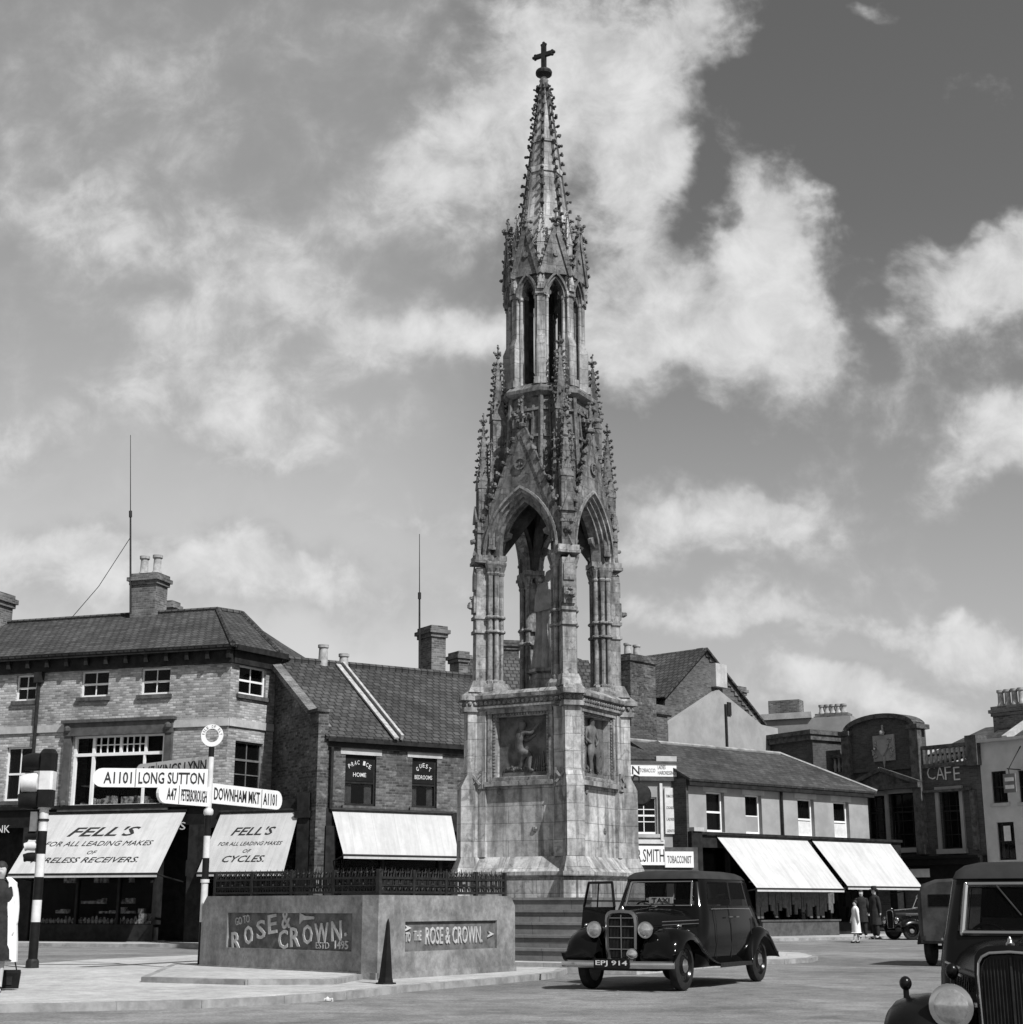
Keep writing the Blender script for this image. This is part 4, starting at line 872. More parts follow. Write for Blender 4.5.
def arch_ring(m, w, h, t, zs, y0, y1, n=10, taper=0):
    a = arch_pts(w,h,zs,n); b = arch_pts(w+t,h+t*1.25,zs,n)
    for i in range(len(a)-1):
        m.add([(a[i][0],y0,a[i][1]),(a[i+1][0],y0,a[i+1][1]),(b[i+1][0],y0,b[i+1][1]),(b[i][0],y0,b[i][1]),
               (a[i][0],y1,a[i][1]),(a[i+1][0],y1,a[i+1][1]),(b[i+1][0],y1,b[i+1][1]),(b[i][0],y1,b[i][1])],
              [(0,1,2,3),(4,7,6,5),(0,4,5,1),(3,2,6,7)])
def spandrel(m, w, h, zs, y0, y1, outline, n=10):
    """solid between the arch curve and an outline given as a function of the arch parameter"""
    a = arch_pts(w,h,zs,n); N = len(a)-1; b = [outline(i/N) for i in range(N+1)]
    for i in range(N):
        m.add([(a[i][0],y0,a[i][1]),(a[i+1][0],y0,a[i+1][1]),(b[i+1][0],y0,b[i+1][1]),(b[i][0],y0,b[i][1]),
               (a[i][0],y1,a[i][1]),(a[i+1][0],y1,a[i+1][1]),(b[i+1][0],y1,b[i+1][1]),(b[i][0],y1,b[i][1])],
              [(0,1,2,3),(4,7,6,5),(0,4,5,1),(3,2,6,7)])
def tri_out(hw, zb_, za):
    def f(t): 
        u = t*2 if t <= .5 else (1-t)*2
        return ((-hw if t <= .5 else hw)*(1-u), zb_+(za-zb_)*u)
    return f
def crocket_line(m, a, b, n, r, out=(0,0,0), u0=.08, u1=.93):
    a = Vector(a); b = Vector(b); o = Vector(out)
    for i in range(n):
        u = u0+(u1-u0)*i/max(1,n-1); m.leaf(a.lerp(b,u)+o*r*1.1, r, out)
def finial(m, x, y, z, s_):
    m.lathe((x,y,z),(0,0,1),[(0,.035*s_),(.1*s_,.035*s_),(.12*s_,.09*s_),(.17*s_,.09*s_),(.2*s_,.04*s_),(.62*s_,.03*s_)],8)
    for i in range(4):
        a = i*math.pi/2+.3; m.leaf((x+math.cos(a)*.11*s_,y+math.sin(a)*.11*s_,z+.3*s_),.085*s_,(math.cos(a),math.sin(a),0))
    m.leaf((x,y,z+.56*s_),.08*s_); m.leaf((x,y,z+.66*s_),.05*s_)
ZS = 8.76
for k in range(4):
    m2 = MB(rot(k))
    # inner wall over the arch (soffit, shade painted into its stone colour), moulded orders stepping outwards
    def rect_out(t): 
        if t < .3: return (-1.1, ZS+(10.5-ZS)*t/.3)
        if t > .7: return (1.1, ZS+(10.5-ZS)*(1-t)/.3)
        return (-1.1+2.2*(t-.3)/.4, 10.5)
    m3 = MB(rot(k)); spandrel(m3,.68,1.22,ZS,-.98,-.70,rect_out); m3.build('arch_soffit','shade_stone',MR)
    arch_ring(m2,.66,1.18,.09,ZS,-1.02,-.80); arch_ring(m2,.74,1.28,.08,ZS,-1.10,-.90); arch_ring(m2,.82,1.37,.08,ZS,-1.18,-1.0); arch_ring(m2,.90,1.47,.05,ZS-.02,-1.25,-1.02)
    for s_ in (-1,1):          # cusps of the foiled head
        m2.slab([(s_*.70,-.93,ZS+.30),(s_*.44,-.93,ZS+.42),(s_*.41,-.93,ZS+.52),(s_*.52,-.93,ZS+.58),(s_*.60,-.93,ZS+.76),(s_*.68,-.93,ZS+.6)],(0,.09,0))
    m2.build('arch','carved_stone',MR)
    m2 = MB(rot(k)); spandrel(m2,.93,1.50,ZS,-1.2,-1.06,tri_out(1.12,8.76,11.45)); 
    m2.bar((-1.16,-1.15,8.74),(0,-1.15,11.58),.20,.08,up=(0,-1,0)); m2.bar((1.16,-1.15,8.74),(0,-1.15,11.58),.26,.1,up=(0,-1,0))
    m2.lathe((0,-1.21,10.78),(0,-1,0),[(0,.14),(.04,.15),(.04,.11),(.01,.1)],12); m2.leaf((0,-1.23,10.78),.07)
    for s_ in (-1,1): crocket_line(m2,(s_*1.2,-1.17,8.86),(s_*.06,-1.17,11.5),10,.085,(s_*.9,-.2,.35))
    finial(m2,0,-1.15,11.5,1.3)
    m2.build('gable','weathered_stone',MR)
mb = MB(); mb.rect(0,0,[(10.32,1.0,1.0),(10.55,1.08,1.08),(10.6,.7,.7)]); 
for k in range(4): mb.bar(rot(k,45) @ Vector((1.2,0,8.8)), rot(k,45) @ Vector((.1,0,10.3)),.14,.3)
mb.ball((0,0,10.28),.2,8,5); mb.build('vault','shade_stone',MR)  # vault stone painted dark for the shade under it
# octagonal drum behind the gables
mb = MB(); c8 = 1/math.cos(R(22.5)); mb.ngon(0,0,[(10.5,1.06*c8),(12.4,.93*c8),(12.42,1.0*c8),(12.5,1.08*c8),(12.58,1.08*c8),(12.74,.93*c8),(12.76,.5)],8,R(22.5))
for i in range(8):
    a = R(22.5+45*i); mb.tube((1.14*math.cos(a),1.14*math.sin(a),10.5),(1.02*math.cos(a),1.02*math.sin(a),12.45),.06,6)
    m2 = MB(Matrix.Rotation(R(45*i+90),4,'Z'))
    for x in (-.2,0,.2): m2.bar((x,-1.09,10.6),(x,-.96,12.2),.04,.05)
    m2.bar((-.36,-1.03,11.45),(.36,-1.03,11.45),.06,.06); m2.bar((-.36,-.98,12.1),(.36,-.98,12.1),.06,.06)
    mb.add(m2.v,m2.f)
mb.build('drum','weathered_stone',MR)
def pinnacle(m, x, y, z0, zs, zt, w, nc=6, ang=0):
    M0 = m.m; m.m = M0 @ Matrix.Translation((x,y,0)) @ Matrix.Rotation(ang,4,'Z'); h = w/2
    m.box(-h,h,-h,h,z0,zs); m.box(-h*1.25,h*1.25,-h*1.25,h*1.25,z0,z0+.06); 
    for a in range(4):
        q = Matrix.Rotation(a*math.pi/2,4,'Z'); m.slab([q@Vector((-h*1.15,-h*1.12,zs-.1)),q@Vector((h*1.15,-h*1.12,zs-.1)),q@Vector((0,-h*1.12,zs+w*1.1))],q.to_3x3()@Vector((0,h*.25,0)))
        m.slab([q@Vector((-h*.5,-h*1.08,z0+.12)),q@Vector((h*.5,-h*1.08,z0+.12)),q@Vector((h*.5,-h*1.08,zs-.25)),q@Vector((0,-h*1.08,zs-.12)),q@Vector((-h*.5,-h*1.08,zs-.25))],q.to_3x3()@Vector((0,h*.07,0)))
        m.leaf(q@Vector((0,-h*1.15,zs+w*1.15)),w*.16)
    zr_ = zt-w*1.1; m.rect(0,0,[(zs,h*.9,h*.9),(zr_,h*.16,h*.16)])
    for a in range(4):
        d = Vector((math.cos(a*math.pi/2+math.pi/4),math.sin(a*math.pi/2+math.pi/4),0)); crocket_line(m,d*h*1.2+Vector((0,0,zs)),d*h*.2+Vector((0,0,zr_)),nc+1,w*.17,d)
    finial(m,0,0,zr_-.02,w*1.9); m.m = M0
for k in range(4):
    m2 = MB(rot(k,45)); m2.box(1.30,1.58,-.14,.14,8.78,10.5)
    m2.slab([(1.66,-.15,9.55),(1.66,.15,9.55),(1.66,0,9.95)],(.05,0,0)); m2.box(1.5,1.66,-.14,.14,8.78,9.6)
    pinnacle(m2,1.50,0,9.3,10.45,12.15,.27,7); m2.build('corner_pinnacle','weathered_stone',MR)
    m2 = MB(rot(k,45)); pinnacle(m2,1.16,0,10.2,12.1,13.85,.30,8,0)
    for z in (10.9,11.6): m2.bar((1.55,0,z-.35),(1.1,0,z),.1,.16)
    m2.build('inner_pinnacle','weathered_stone',MR)
    for s_ in (-1,1):
        m2 = MB(rot(k,45)); pinnacle(m2,1.36,s_*.21,8.9,10.0,11.5,.14,5); m2.build('small_pinnacle','weathered_stone',MR)
    for i in range(16):
        pass
# lantern
mb = MB()
for i in range(8):
    m2 = MB(Matrix.Rotation(R(22.5+45*i),4,'Z'))
    m2.box(.70,1.0,-.10,.10,12.7,13.75); m2.loft([[(.7,-.1,13.75),(1.0,-.1,13.75),(1.0,.1,13.75),(.7,.1,13.75)],[(.7,-.09,13.93),(.93,-.09,13.93),(.93,.09,13.93),(.7,.09,13.93)]])
    m2.box(.70,.93,-.09,.09,13.93,15.0); m2.box(.6,.97,-.13,.13,14.94,15.04); m2.box(.68,1.06,-.13,.13,12.7,12.86)
    for s_ in (-.125,.125): m2.lathe((.82,s_,12.74),(0,0,1),[(0,.06),(.1,.04),(2.1,.04),(2.14,.06),(2.2,.06)],8)
    m2.box(.78,.90,-.09,.09,15.04,15.5)
    pinnacle(m2,.93,0,15.04,15.3,15.85,.13,2)
    pinnacle(m2,.84,0,15.5,16.35,17.15,.17,4)
    mb.add(m2.v,m2.f)
mb.build('lantern_pier','ashlar',MR)
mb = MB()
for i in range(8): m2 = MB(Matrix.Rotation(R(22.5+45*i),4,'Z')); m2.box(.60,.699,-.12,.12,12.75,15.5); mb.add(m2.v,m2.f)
mb.build('lantern_shade_lining','shade_stone',MR)  # dark backing added behind the piers, painted as the shade inside the lantern
for i in range(8):
    m2 = MB(Matrix.Rotation(R(45*i),4,'Z')); 
    def ro(t):
        if t < .25: return (-.33,14.9+.75*t/.25)
        if t > .75: return (.33,14.9+.75*(1-t)/.25)
        return (-.33+.66*(t-.25)/.5,15.65)
    spandrel(m2,.17,.42,14.9,-.82,-.66,ro,6); arch_ring(m2,.19,.46,.05,14.9,-.88,-.8,6); arch_ring(m2,.25,.54,.05,14.9,-.93,-.84,6)
    for s_ in (-1,1): m2.slab([(s_*.19,-.78,14.9),(s_*.08,-.78,15.0),(s_*.08,-.78,15.06),(s_*.15,-.78,15.12)],(0,.06,0))
    m2.slab([(-.34,-.92,15.45),(.34,-.92,15.45),(0,-.92,16.62)],(0,.1,0)); m2.bar((-.36,-.93,15.42),(0,-.93,16.7),.12,.06,up=(0,-1,0)); m2.bar((.36,-.93,15.42),(0,-.93,16.7),.12,.06,up=(0,-1,0))
    for s_ in (-1,1): crocket_line(m2,(s_*.37,-.94,15.6),(s_*.04,-.94,16.6),5,.055,(s_*.9,-.2,.3))
    finial(m2,0,-.92,16.55,.85); m2.lathe((0,-.93,15.95),(0,-1,0),[(0,.07),(.02,.07)],8)
    m2.build('lantern_gable','weathered_stone',MR)
mb = MB(); mb.ngon(0,0,[(15.6,.80*c8),(15.62,.86*c8),(15.72,.86*c8),(15.9,.72*c8),(16.0,.72*c8)],8,R(22.5)); mb.build('lantern_roof','carved_stone',MR)
rz = lambda z: .60-(z-16.9)*.1275
prof = [(15.95,rz(15.95))]
for zb_ in (18.35,19.2): prof += [(zb_,rz(zb_)),(zb_,rz(zb_)+.035),(zb_+.16,rz(zb_+.16)+.035),(zb_+.16,rz(zb_+.16))]
prof += [(20.9,rz(20.9)),(21.0,.12),(21.03,.07),(21.12,.07)]
mb = MB(); ck = MB(); mb.ngon(0,0,prof,8,R(22.5))
for i in range(8):
    ck = MB(); a = R(22.5+45*i); d = Vector((math.cos(a),math.sin(a),0)); ck.tube(d*rz(16)+Vector((0,0,16)),d*rz(20.9)+Vector((0,0,20.9)),.035,5)
    for j in range(18):
        z = 16.35+j*.258; ck.leaf(d*(rz(z)+.062)+Vector((0,0,z)),.066,(d.x,d.y,.3))
    ck.build('crocketed_rib','dark_stone',MR)
mb.build('spire','ashlar',MR)
cr = MB(); cr.lathe((0,0,21.08),(0,0,1),[(0,.07),(.03,.1),(.08,.2),(.14,.21),(.19,.19),(.2,.11),(.26,.07)],14)
cr.box(-.055,.055,-.045,.045,21.3,21.98); cr.box(-.24,.24,-.044,.044,21.665,21.765)
for x, z in ((0,22.0),(-.24,21.715),(.24,21.715)):
    for dx, dz in ((0,0),(.06,0),(-.06,0),(0,.06),(0,-.06)): cr.ball((x+dx*.8,0,z+dz*.8),.042,8,5)
cr.build('cross','iron',MR)
# ------------------------------------------------------------------ skinned figures
def skin(name, mat, parent, J, E, mtx=None, sub=1, root=None):
    """J: {joint: (position, radius or (rx, ry))}, E: edges; grown into one smooth surface"""
    ks = list(J); me = bpy.data.meshes.new(name); me.from_pydata([tuple(J[k][0]) for k in ks], [(ks.index(a), ks.index(b)) for a, b in E], [])
    o = bpy.data.objects.new(name, me); COL.objects.link(o); md = o.modifiers.new('s', 'SKIN'); md.use_smooth_shade = True
    for i, k in enumerate(ks):
        r_ = J[k][1]; r_ = r_ if isinstance(r_, tuple) else (r_, r_); me.skin_vertices[0].data[i].radius = r_; me.skin_vertices[0].data[i].use_root = (k == (root or ks[0]))
    s2_ = o.modifiers.new('u', 'SUBSURF'); s2_.levels = sub; s2_.render_levels = sub
    dg = bpy.context.evaluated_depsgraph_get(); dg.update(); me2 = bpy.data.meshes.new_from_object(o.evaluated_get(dg)); bpy.data.objects.remove(o)
    if mtx is not None: me2.transform(mtx)
    me2.materials.clear(); me2.materials.append(M[mat]); me2.name = name
    for p in me2.polygons: p.use_smooth = True
    o = bpy.data.objects.new(name, me2); COL.objects.link(o); o.parent = parent; return o
# relief panels: a kneeling slave with raised arms; a man seated with bowed head
fl = Matrix.Diagonal((1,.55,1,1))
kneel = {'pel':((-.08,0,.42),(.13,.1)),'ch':((-.06,0,.74),(.15,.11)),'nk':((-.02,0,.91),.07),'hd':((.03,0,1.0),(.11,.11)),'ht':((.05,0,1.10),(.10,.1)),
 's1':((.08,-.08,.85),.06),'e1':((.27,-.1,.80),.045),'w1':((.43,-.1,.98),.033),'h1':((.48,-.1,1.04),.03),'s2':((-.14,.05,.84),.06),'e2':((.12,.02,.66),.045),'w2':((.36,0,.80),.033),
 'k1':((.24,-.06,.36),.075),'f1':((.2,-.06,.03),.05),'t1':((.32,-.06,.0),.035),'k2':((-.02,.06,.08),.075),'f2':((-.38,.06,.05),.05),'t2':((-.48,.06,.02),.035)}
ke = [('pel','ch'),('ch','nk'),('nk','hd'),('hd','ht'),('ch','s1'),('s1','e1'),('e1','w1'),('w1','h1'),('ch','s2'),('s2','e2'),('e2','w2'),('pel','k1'),('k1','f1'),('f1','t1'),('pel','k2'),('k2','f2'),('f2','t2')]
seat = {'pel':((-.05,0,.5),(.15,.1)),'ch':((.0,0,.86),(.17,.11)),'nk':((.02,-.03,1.03),.07),'hd':((.0,-.05,1.10),(.11,.11)),'ht':((0,-.05,1.2),(.1,.1)),
 's1':((.17,-.05,.95),.06),'e1':((.26,-.1,.7),.045),'w1':((.08,-.14,.58),.035),'s2':((-.17,.03,.95),.06),'e2':((-.27,-.02,.72),.045),'w2':((-.05,-.12,.62),.035),
 'k1':((.18,-.1,.44),.085),'f1':((.22,-.05,.05),.05),'t1':((.3,-.06,.02),.035),'k2':((-.14,-.1,.36),.085),'f2':((-.06,-.02,.04),.05),'t2':((-.12,-.08,.02),.035)}
for k in range(4):
    m2 = rot(k); pn = MB(m2); pn.box(-.62,.62,-1.055,-1.035,3.86,5.14); pn.box(-.5,.55,-1.10,-1.03,3.87,3.95)
    for i in range(14): pn.leaf((random.uniform(-.5,.5),-1.06,3.98+random.uniform(0,.14)),.05)
    for i in range(5): pn.bar((.25+.06*i,-1.07,3.95),(.3+.04*i,-1.07,4.25+.03*i),.025,.03)
    o = pn.build('relief_panel','bronze_relief',MR)
    tm = m2 @ Matrix.Translation((-.05,-1.09,3.97)) @ fl @ Matrix.Diagonal((.98,1,.98,1))
    skin('relief_figure','bronze_relief',o,kneel if k % 2 == 0 else seat,[e for e in ke if k % 2 == 0 or 'h1' not in e],tm,1)
# ------------------------------------------------------------------ statue of a robed man under the arches
ST = thing('statue', 'robed stone statue of a standing man under the arches of the memorial', 'statue', (mo.x+.06, mo.y-.1, 5.70), R(40)); ST.scale = (1.08,1.08,1.10)
MB().ngon(0,0,[(0,.5),(.08,.5),(.12,.44),(.4,.42),(.44,.5),(.5,.5),(.5,.3)],8,.2).build('base','carved_stone',ST)
mb = MB(); rings = []
for z, a, b, am in ((.5,.36,.33,.06),(.54,.38,.34,.08),(.9,.33,.29,.075),(1.3,.29,.25,.06),(1.7,.28,.22,.03),(2.0,.31,.2,.02),(2.16,.33,.19,.012),(2.26,.27,.16,.0),(2.32,.13,.12,0),(2.36,.08,.08,0)):
    rings.append([((a+am*1.3*(abs(math.sin(5.5*t_+z*.5))-.6))*math.cos(t_),(b+am*1.3*(abs(math.sin(5.5*t_+z*.5))-.6))*math.sin(t_),z) for t_ in [2*math.pi*i/88 for i in range(88)]])
mb.loft(rings)
rings = []
for z, a, b in ((1.80,.33,.28),(1.83,.35,.29),(2.0,.34,.25),(2.18,.30,.19),(2.27,.17,.14),(2.34,.1,.1)):
    rings.append([((a+.03*abs(math.sin(5*t_)))*math.cos(t_)+.02,(b+.03*abs(math.sin(5*t_)))*math.sin(t_),z+.12*math.cos(t_)*(z<1.9)) for t_ in [2*math.pi*i/40 for i in range(40)]])
mb.loft(rings); mb.build('robe','kerb_stone',ST,True)
skin('figure','kerb_stone',ST,{'c':((0,0,2.2),.12),'n':((.0,0,2.36),.09),'h':((.02,0,2.48),(.14,.14)),'t':((.02,0,2.62),(.12,.12)),'nose':((.13,0,2.52),.02),
 's':((0,.22,2.12),.09),'e':((.1,.3,1.78),.07),'w':((.32,.16,1.74),.05),'f':((.4,.1,1.78),.035),'s2':((0,-.22,2.12),.09),'e2':((.08,-.3,1.76),.07),'w2':((.3,-.14,1.86),.05),'f2':((.36,-.05,1.92),.035)},
 [('c','n'),('n','h'),('h','t'),('h','nose'),('c','s'),('s','e'),('e','w'),('w','f'),('c','s2'),('s2','e2'),('e2','w2'),('w2','f2')])
# ================================================================== stone enclosure with the painted hotel panels
wc_ = PZ(377, 980, .1); wl = PZ(199, 970.5, .1); wr = PZ(515, 971, .1); ztop = PY(377, 895, wc_.y).z
FA = Front(wl, wc_, 'stone_enclosure', 'low square enclosure of weathered concrete with two recessed ROSE & CROWN panels', 'wall'); rA = FA.root
FB = Front(wc_, wr); mB = Matrix.Translation((FA.L,0,0)) @ Matrix.Rotation(FB.ang-FA.ang,4,'Z')
def wall_run(fr, mtx, pan, e0, e1):
    mb = MB(mtx); L = fr.L; th_ = .32; cz = ztop-.16
    wall_holes(mb, .0, L, .1, cz, [pan], .07)
    mb.poly([(pan[0]-.02,.07,pan[2]-.02),(pan[1]+.02,.07,pan[2]-.02),(pan[1]+.02,.07,pan[3]+.02),(pan[0]-.02,.07,pan[3]+.02)])
    mb.poly([(L,th_,.1),(0,th_,.1),(0,th_,cz),(L,th_,cz)]); mb.poly([(0,th_,.1),(0,0,.1),(0,0,cz),(0,th_,cz)]); mb.poly([(L,0,.1),(L,th_,.1),(L,th_,cz),(L,0,cz)])
    p = [(0,cz),(L,cz),(L-(.14 if e1 else 0),ztop),(0+(.14 if e0 else 0),ztop)]
    mb.slab([(a,-.0,b) for a, b in p],(0,th_,0)); mb.box(.0,L,-.03,-.001,.1,.2); return mb
pA = FA.rect(227,913,352,949.5); pB = FB.rect(405,921,497,950)
wall_run(FA, Matrix(), pA, True, False).build('left_wall' if 0 else 'front_wall','concrete',rA)
wall_run(FB, mB, pB, False, True).build('side_wall','concrete',rA)
w4 = wl + wr - wc_
def lp(p): d = Vector((p[0],p[1]))-FA.A; return Vector((d.dot(FA.t), -d.dot(FA.n), 0))
q1, q2, q3, q0 = lp(wc_), lp(wr), lp(w4), lp(wl)
def thick(a, b, ins, z0, z1, nm):
    d = (b-a).normalized(); n_ = Vector((-d.y,d.x,0))*ins; MB().slab([tuple(a+Vector((0,0,z0))),tuple(b+Vector((0,0,z0))),tuple(b+n_+Vector((0,0,z0))),tuple(a+n_+Vector((0,0,z0)))],(0,0,z1-z0)).build(nm,'concrete',rA)
e12 = (q3-q2).normalized(); thick(q2+e12*.33,q3-e12*.0,.32,.1,ztop-.01,'rear_wall'); e30 = (q0-q3).normalized(); thick(q3+e30*.33,q0-e30*.35,.32,.1,ztop-.012,'rear_wall')
cc = (q0+q1+q2+q3)/4; MB().slab([tuple(cc+(q-cc)*.86+Vector((0,0,.1))) for q in (q0,q1,q2,q3)],(0,0,.05)).build('floor','dark_stone',rA)
for fr, mtx, pn in ((FA,None,pA),(FB,mB,pB)):
    MB(mtx).box(pn[0],pn[1],.045,.068,pn[2],pn[3]).build('painted_panel','panel_paint',rA)
def L1(s_, px, py, w_, h_, fr, mtx, ax=(1,0,0), up=(0,0,1), bold=.015, mat='letter_stone', sh=0):
    k, z = fr.at(px, py); text('lettering', s_, mat, rA, mtx, (k,.044,z), w_, h_, ax, up, sh, .02, bold)
for ch, px, py in (('R',234.5,941),('O',247,935),('S',259.5,929.5),('E',271,924),('&',284.5,920)): L1(ch,px,py-(1 if ch=='&' else 0),.25 if ch!='&' else .24,.31,FA,None,ax=(1,0,.12),up=(-.12,0,1))
for ch, px, py in (('C',281.5,939.5),('R',293.5,937),('O',306,934.5),('W',320,933),('N',335,931),('.',344,934.5)): L1(ch,px,py,.26 if ch not in 'W.' else (.36 if ch=='W' else .06),.31 if ch!='.' else .06,FA,None,ax=(1,0,.06),up=(-.06,0,1))
L1('GO TO',241,920,.42,.13,FA,None,ax=(1,0,.15),up=(-.15,0,1),bold=.005); L1('ESTD',321,945.5,.34,.1,FA,None,bold=-.003); L1('1495',340,945,.34,.13,FA,None)
k, z = FA.at(302,919); a_ = MB(); a_.slab([(k-.1,.044,z-.08),(k-.02,.044,z-.02),(k+.28,.044,z),(k+.28,.044,z+.04),(k+.04,.044,z+.05),(k-.1,.044,z+.1)],(0,-.02,0)); a_.build('arrow','letter_stone',rA)
L1('TO',409.5,937,.13,.15,FB,mB); L1('THE',419,935.5,.2,.15,FB,mB,bold=.005); L1('ROSE & CROWN.',456,935,1.62,.27,FB,mB,bold=.004)
for px, py in ((409,928),(492,934)): k, z = FB.at(px,py); MB(mB).slab([(k-.09,.044,z+.05),(k+.09,.044,z),(k-.09,.044,z-.05),(k-.03,.044,z)],(0,-.03,0)).build('arrow','letter_stone',rA)
# railing on the walls
RL = thing('iron_railing','low black ornamental iron railing with leafy spikes along the top of the enclosure','railing',(FA.A.x,FA.A.y,ztop-.0),FA.ang)
for fr, mtx, s0, s1 in ((FA,Matrix(),.2,.15),(FB,mB,.15,.15)):
    L = fr.L; r_ = MB(mtx); r_.box(s0,L-s1,.10,.15,.03,.065); r_.box(s0,L-s1,.10,.15,.25,.285); r_.box(s0,L-s1,.105,.145,.14,.16)
    for i in range(5): q = s0+(L-s0-s1)*i/4; r_.box(q-.03,q+.03,.095,.155,0,.40)
    r_.build('rail','iron',RL)
    sc_ = MB(mtx); lf_ = MB(mtx); q = s0+.08; i = 0
    while q < L-s1-.04:
        sc_.path([(q-.055,.125,.25),(q-.05,.125,.14),(q,.125,.075),(q+.05,.125,.14),(q+.055,.125,.25)],.011,5); sc_.tube((q,.125,.06),(q,.125,.25),.008,5)
        if i % 2: sc_.ball((q,.12,.17),.028,6,4)
        sc_.tube((q+.075,.125,.04),(q+.075,.125,.29),.013,6)
        lf_.tube((q,.125,.28),(q+.02,.125,.40),.016,5,.004); lf_.tube((q+.075,.125,.28),(q+.075+random.uniform(-.04,.04),.125,.43),.016,5,.004)
        lf_.tube((q+.075,.125,.33),(q+.13,.125,.38),.012,5,.004); lf_.tube((q+.075,.125,.33),(q+.02,.125,.37),.012,5,.004); lf_.ball((q+.075,.125,.35),.024,6,4)
        q += .15; i += 1
    sc_.build('scrollwork','iron',RL); lf_.build('spikes','iron',RL)
# return rails at the rear
r_ = MB(); ga = q2+e12*.25; gb_ = q3-e12*.2; nn_ = Vector((-e12.y,e12.x,0))*.16; ga += nn_; gb_ += nn_
for z in (.05,.27): r_.bar(ga+Vector((0,0,z)),gb_+Vector((0,0,z)),.04,.035)
for i in range(27): q = ga.lerp(gb_,i/26); r_.tube(q+Vector((0,0,.04)),q+Vector((0,0,.36)),.013,5)
r_.build('rail','iron',RL)
# tapering corner guard
cg = PZ(385.5, 984, .1); G_ = thing('corner_guard','black tapering iron guard post leaning against the corner of the enclosure','bollard',(cg.x,cg.y,.1),.2)
MB().lathe((0,0,0),(0.03,.06,1),[(0,.118),(.05,.112),(.09,.10),(.86,.025),(.92,.004)],5).build('spike','black_paint',G_); MB().lathe((0,0,0),(0,0,1),[(0,.155),(.02,.15),(.025,.1)],7).build('foot','black_paint',G_)
# ================================================================== signpost
sp_ = PZ(200.5, 969.5, .1); zt_ = PY(215, 748, sp_.y).z
SP_ = thing('signpost','black and white banded road signpost with four finger boards and a ring on top','signpost',(sp_.x,sp_.y,.1),0)
zz = lambda py: PY(210, py, sp_.y).z - .1
cuts = [(969.5,922,'black_paint'),(922,881,'off_white_paint'),(881,858,'black_paint'),(858,836,'off_white_paint'),(836,812,'black_paint'),(812,757,'off_white_paint'),(757,747,'black_paint')]
for y0_, y1_, m_ in cuts:
    a, b = zz(y0_), zz(y1_); MB().tube((0,0,max(a,0)),(0,0,b),.062 if y0_>812 else .052,14).build('band',m_,SP_,True)
mb = MB(); mb.lathe((0,0,zz(812)),(0,0,1),[(-.06,.07),(-.03,.09),(.03,.09),(.06,.07)],14); mb.lathe((0,0,zz(881)),(0,0,1),[(-.03,.08),(.03,.08)],14); mb.build('collar','off_white_paint',SP_,True)
def finger(s_, num, ang, Ln, z, h=.32, flip=1, numw=.5):
    """finger board pointing along ang; text on the face turned to the road"""
    m_ = Matrix.Rotation(ang,4,'Z'); b_ = MB(m_); n_ = 8; y0_ = -.03
    arc_ = [(Ln-h/2+h/2*math.cos(t_),h/2*math.sin(t_)) for t_ in [math.pi/2-math.pi*i/n_ for i in range(n_+1)]]
    pts = [(.03,-h/2),(.03,h/2)]+arc_
    b_.slab([(x,y0_,z+v) for x, v in pts],(0,.06,0)); o = b_.build('finger_board','white_paint',SP_)
    dirv = Vector((math.cos(ang),math.sin(ang),0)); side = -1 if (m_ @ Vector((0,-1,0))).y < 0 else 1
    axv = dirv if dirv.x > 0 else -dirv; nn = axv.cross(Vector((0,0,1))); off_ = nn*.034
    wn_ = numw; w_t = Ln-.42-wn_ if num else Ln-.5
    c = dirv*(.1+w_t/2)+off_+Vector((0,0,z)); text('lettering',s_,'ink',o,None,c,w_t,h*.62,ax=axv,bold=.012,ext=.004)
    if num:
        c = dirv*(.1+w_t+.12+wn_/2)+off_+Vector((0,0,z)); text('lettering',num,'ink',o,None,c,wn_,h*.62,ax=axv,bold=.012,ext=.004)
        q = dirv*(.1+w_t+.06); MB().slab([q+off_+Vector((0,0,z-h/2+.01)),q+off_+axv*.012+Vector((0,0,z-h/2+.01)),q+off_+axv*.012+Vector((0,0,z+h/2-.01)),q+off_+Vector((0,0,z+h/2-.01))],nn*.003).build('divider','ink',o)
    # dark edge rim
    return o
finger('LONG SUTTON','A1101',math.pi+.12,2.1,zz(777.5)-.02,.34)
finger('KINGS LYNN','A47',math.pi-.80,2.6,zz(766)+.02,.34)
finger('PETERBOROUGH','A47',math.pi+1.02,1.32,zz(794.5)-.05,.34,numw=.24)
finger('DOWNHAM MKT','A1101',R(65),2.35,zz(793),.36,numw=.46)
mb = MB(); zr_ = zz(735.5); R0, R1_ = .125, .205
for i in range(32):
    a0, a1 = 2*math.pi*i/32, 2*math.pi*(i+1)/32
    f_ = lambda r_, a, y: (r_*math.cos(a), y, zr_+r_*math.sin(a))
    mb.add([f_(R0,a0,-.02),f_(R0,a1,-.02),f_(R1_,a1,-.02),f_(R1_,a0,-.02),f_(R0,a0,.02),f_(R0,a1,.02),f_(R1_,a1,.02),f_(R1_,a0,.02)],[(0,3,2,1),(4,5,6,7),(0,1,5,4),(3,7,6,2)])
rg = mb.build('ring','white_paint',SP_)
for i, ch in enumerate('ISLE OF ELY'):
    if ch == ' ': continue
    a = math.pi*(1.0-(i+.5)/11*1.0); rm = (R0+R1_)/2; text('lettering',ch,'ink',rg,None,(rm*math.cos(a),-.021,zr_+rm*math.sin(a)),.028 if ch != 'I' else .01,.05,ax=(math.sin(a),0,-math.cos(a)),up=(math.cos(a),0,math.sin(a)),ext=.002)
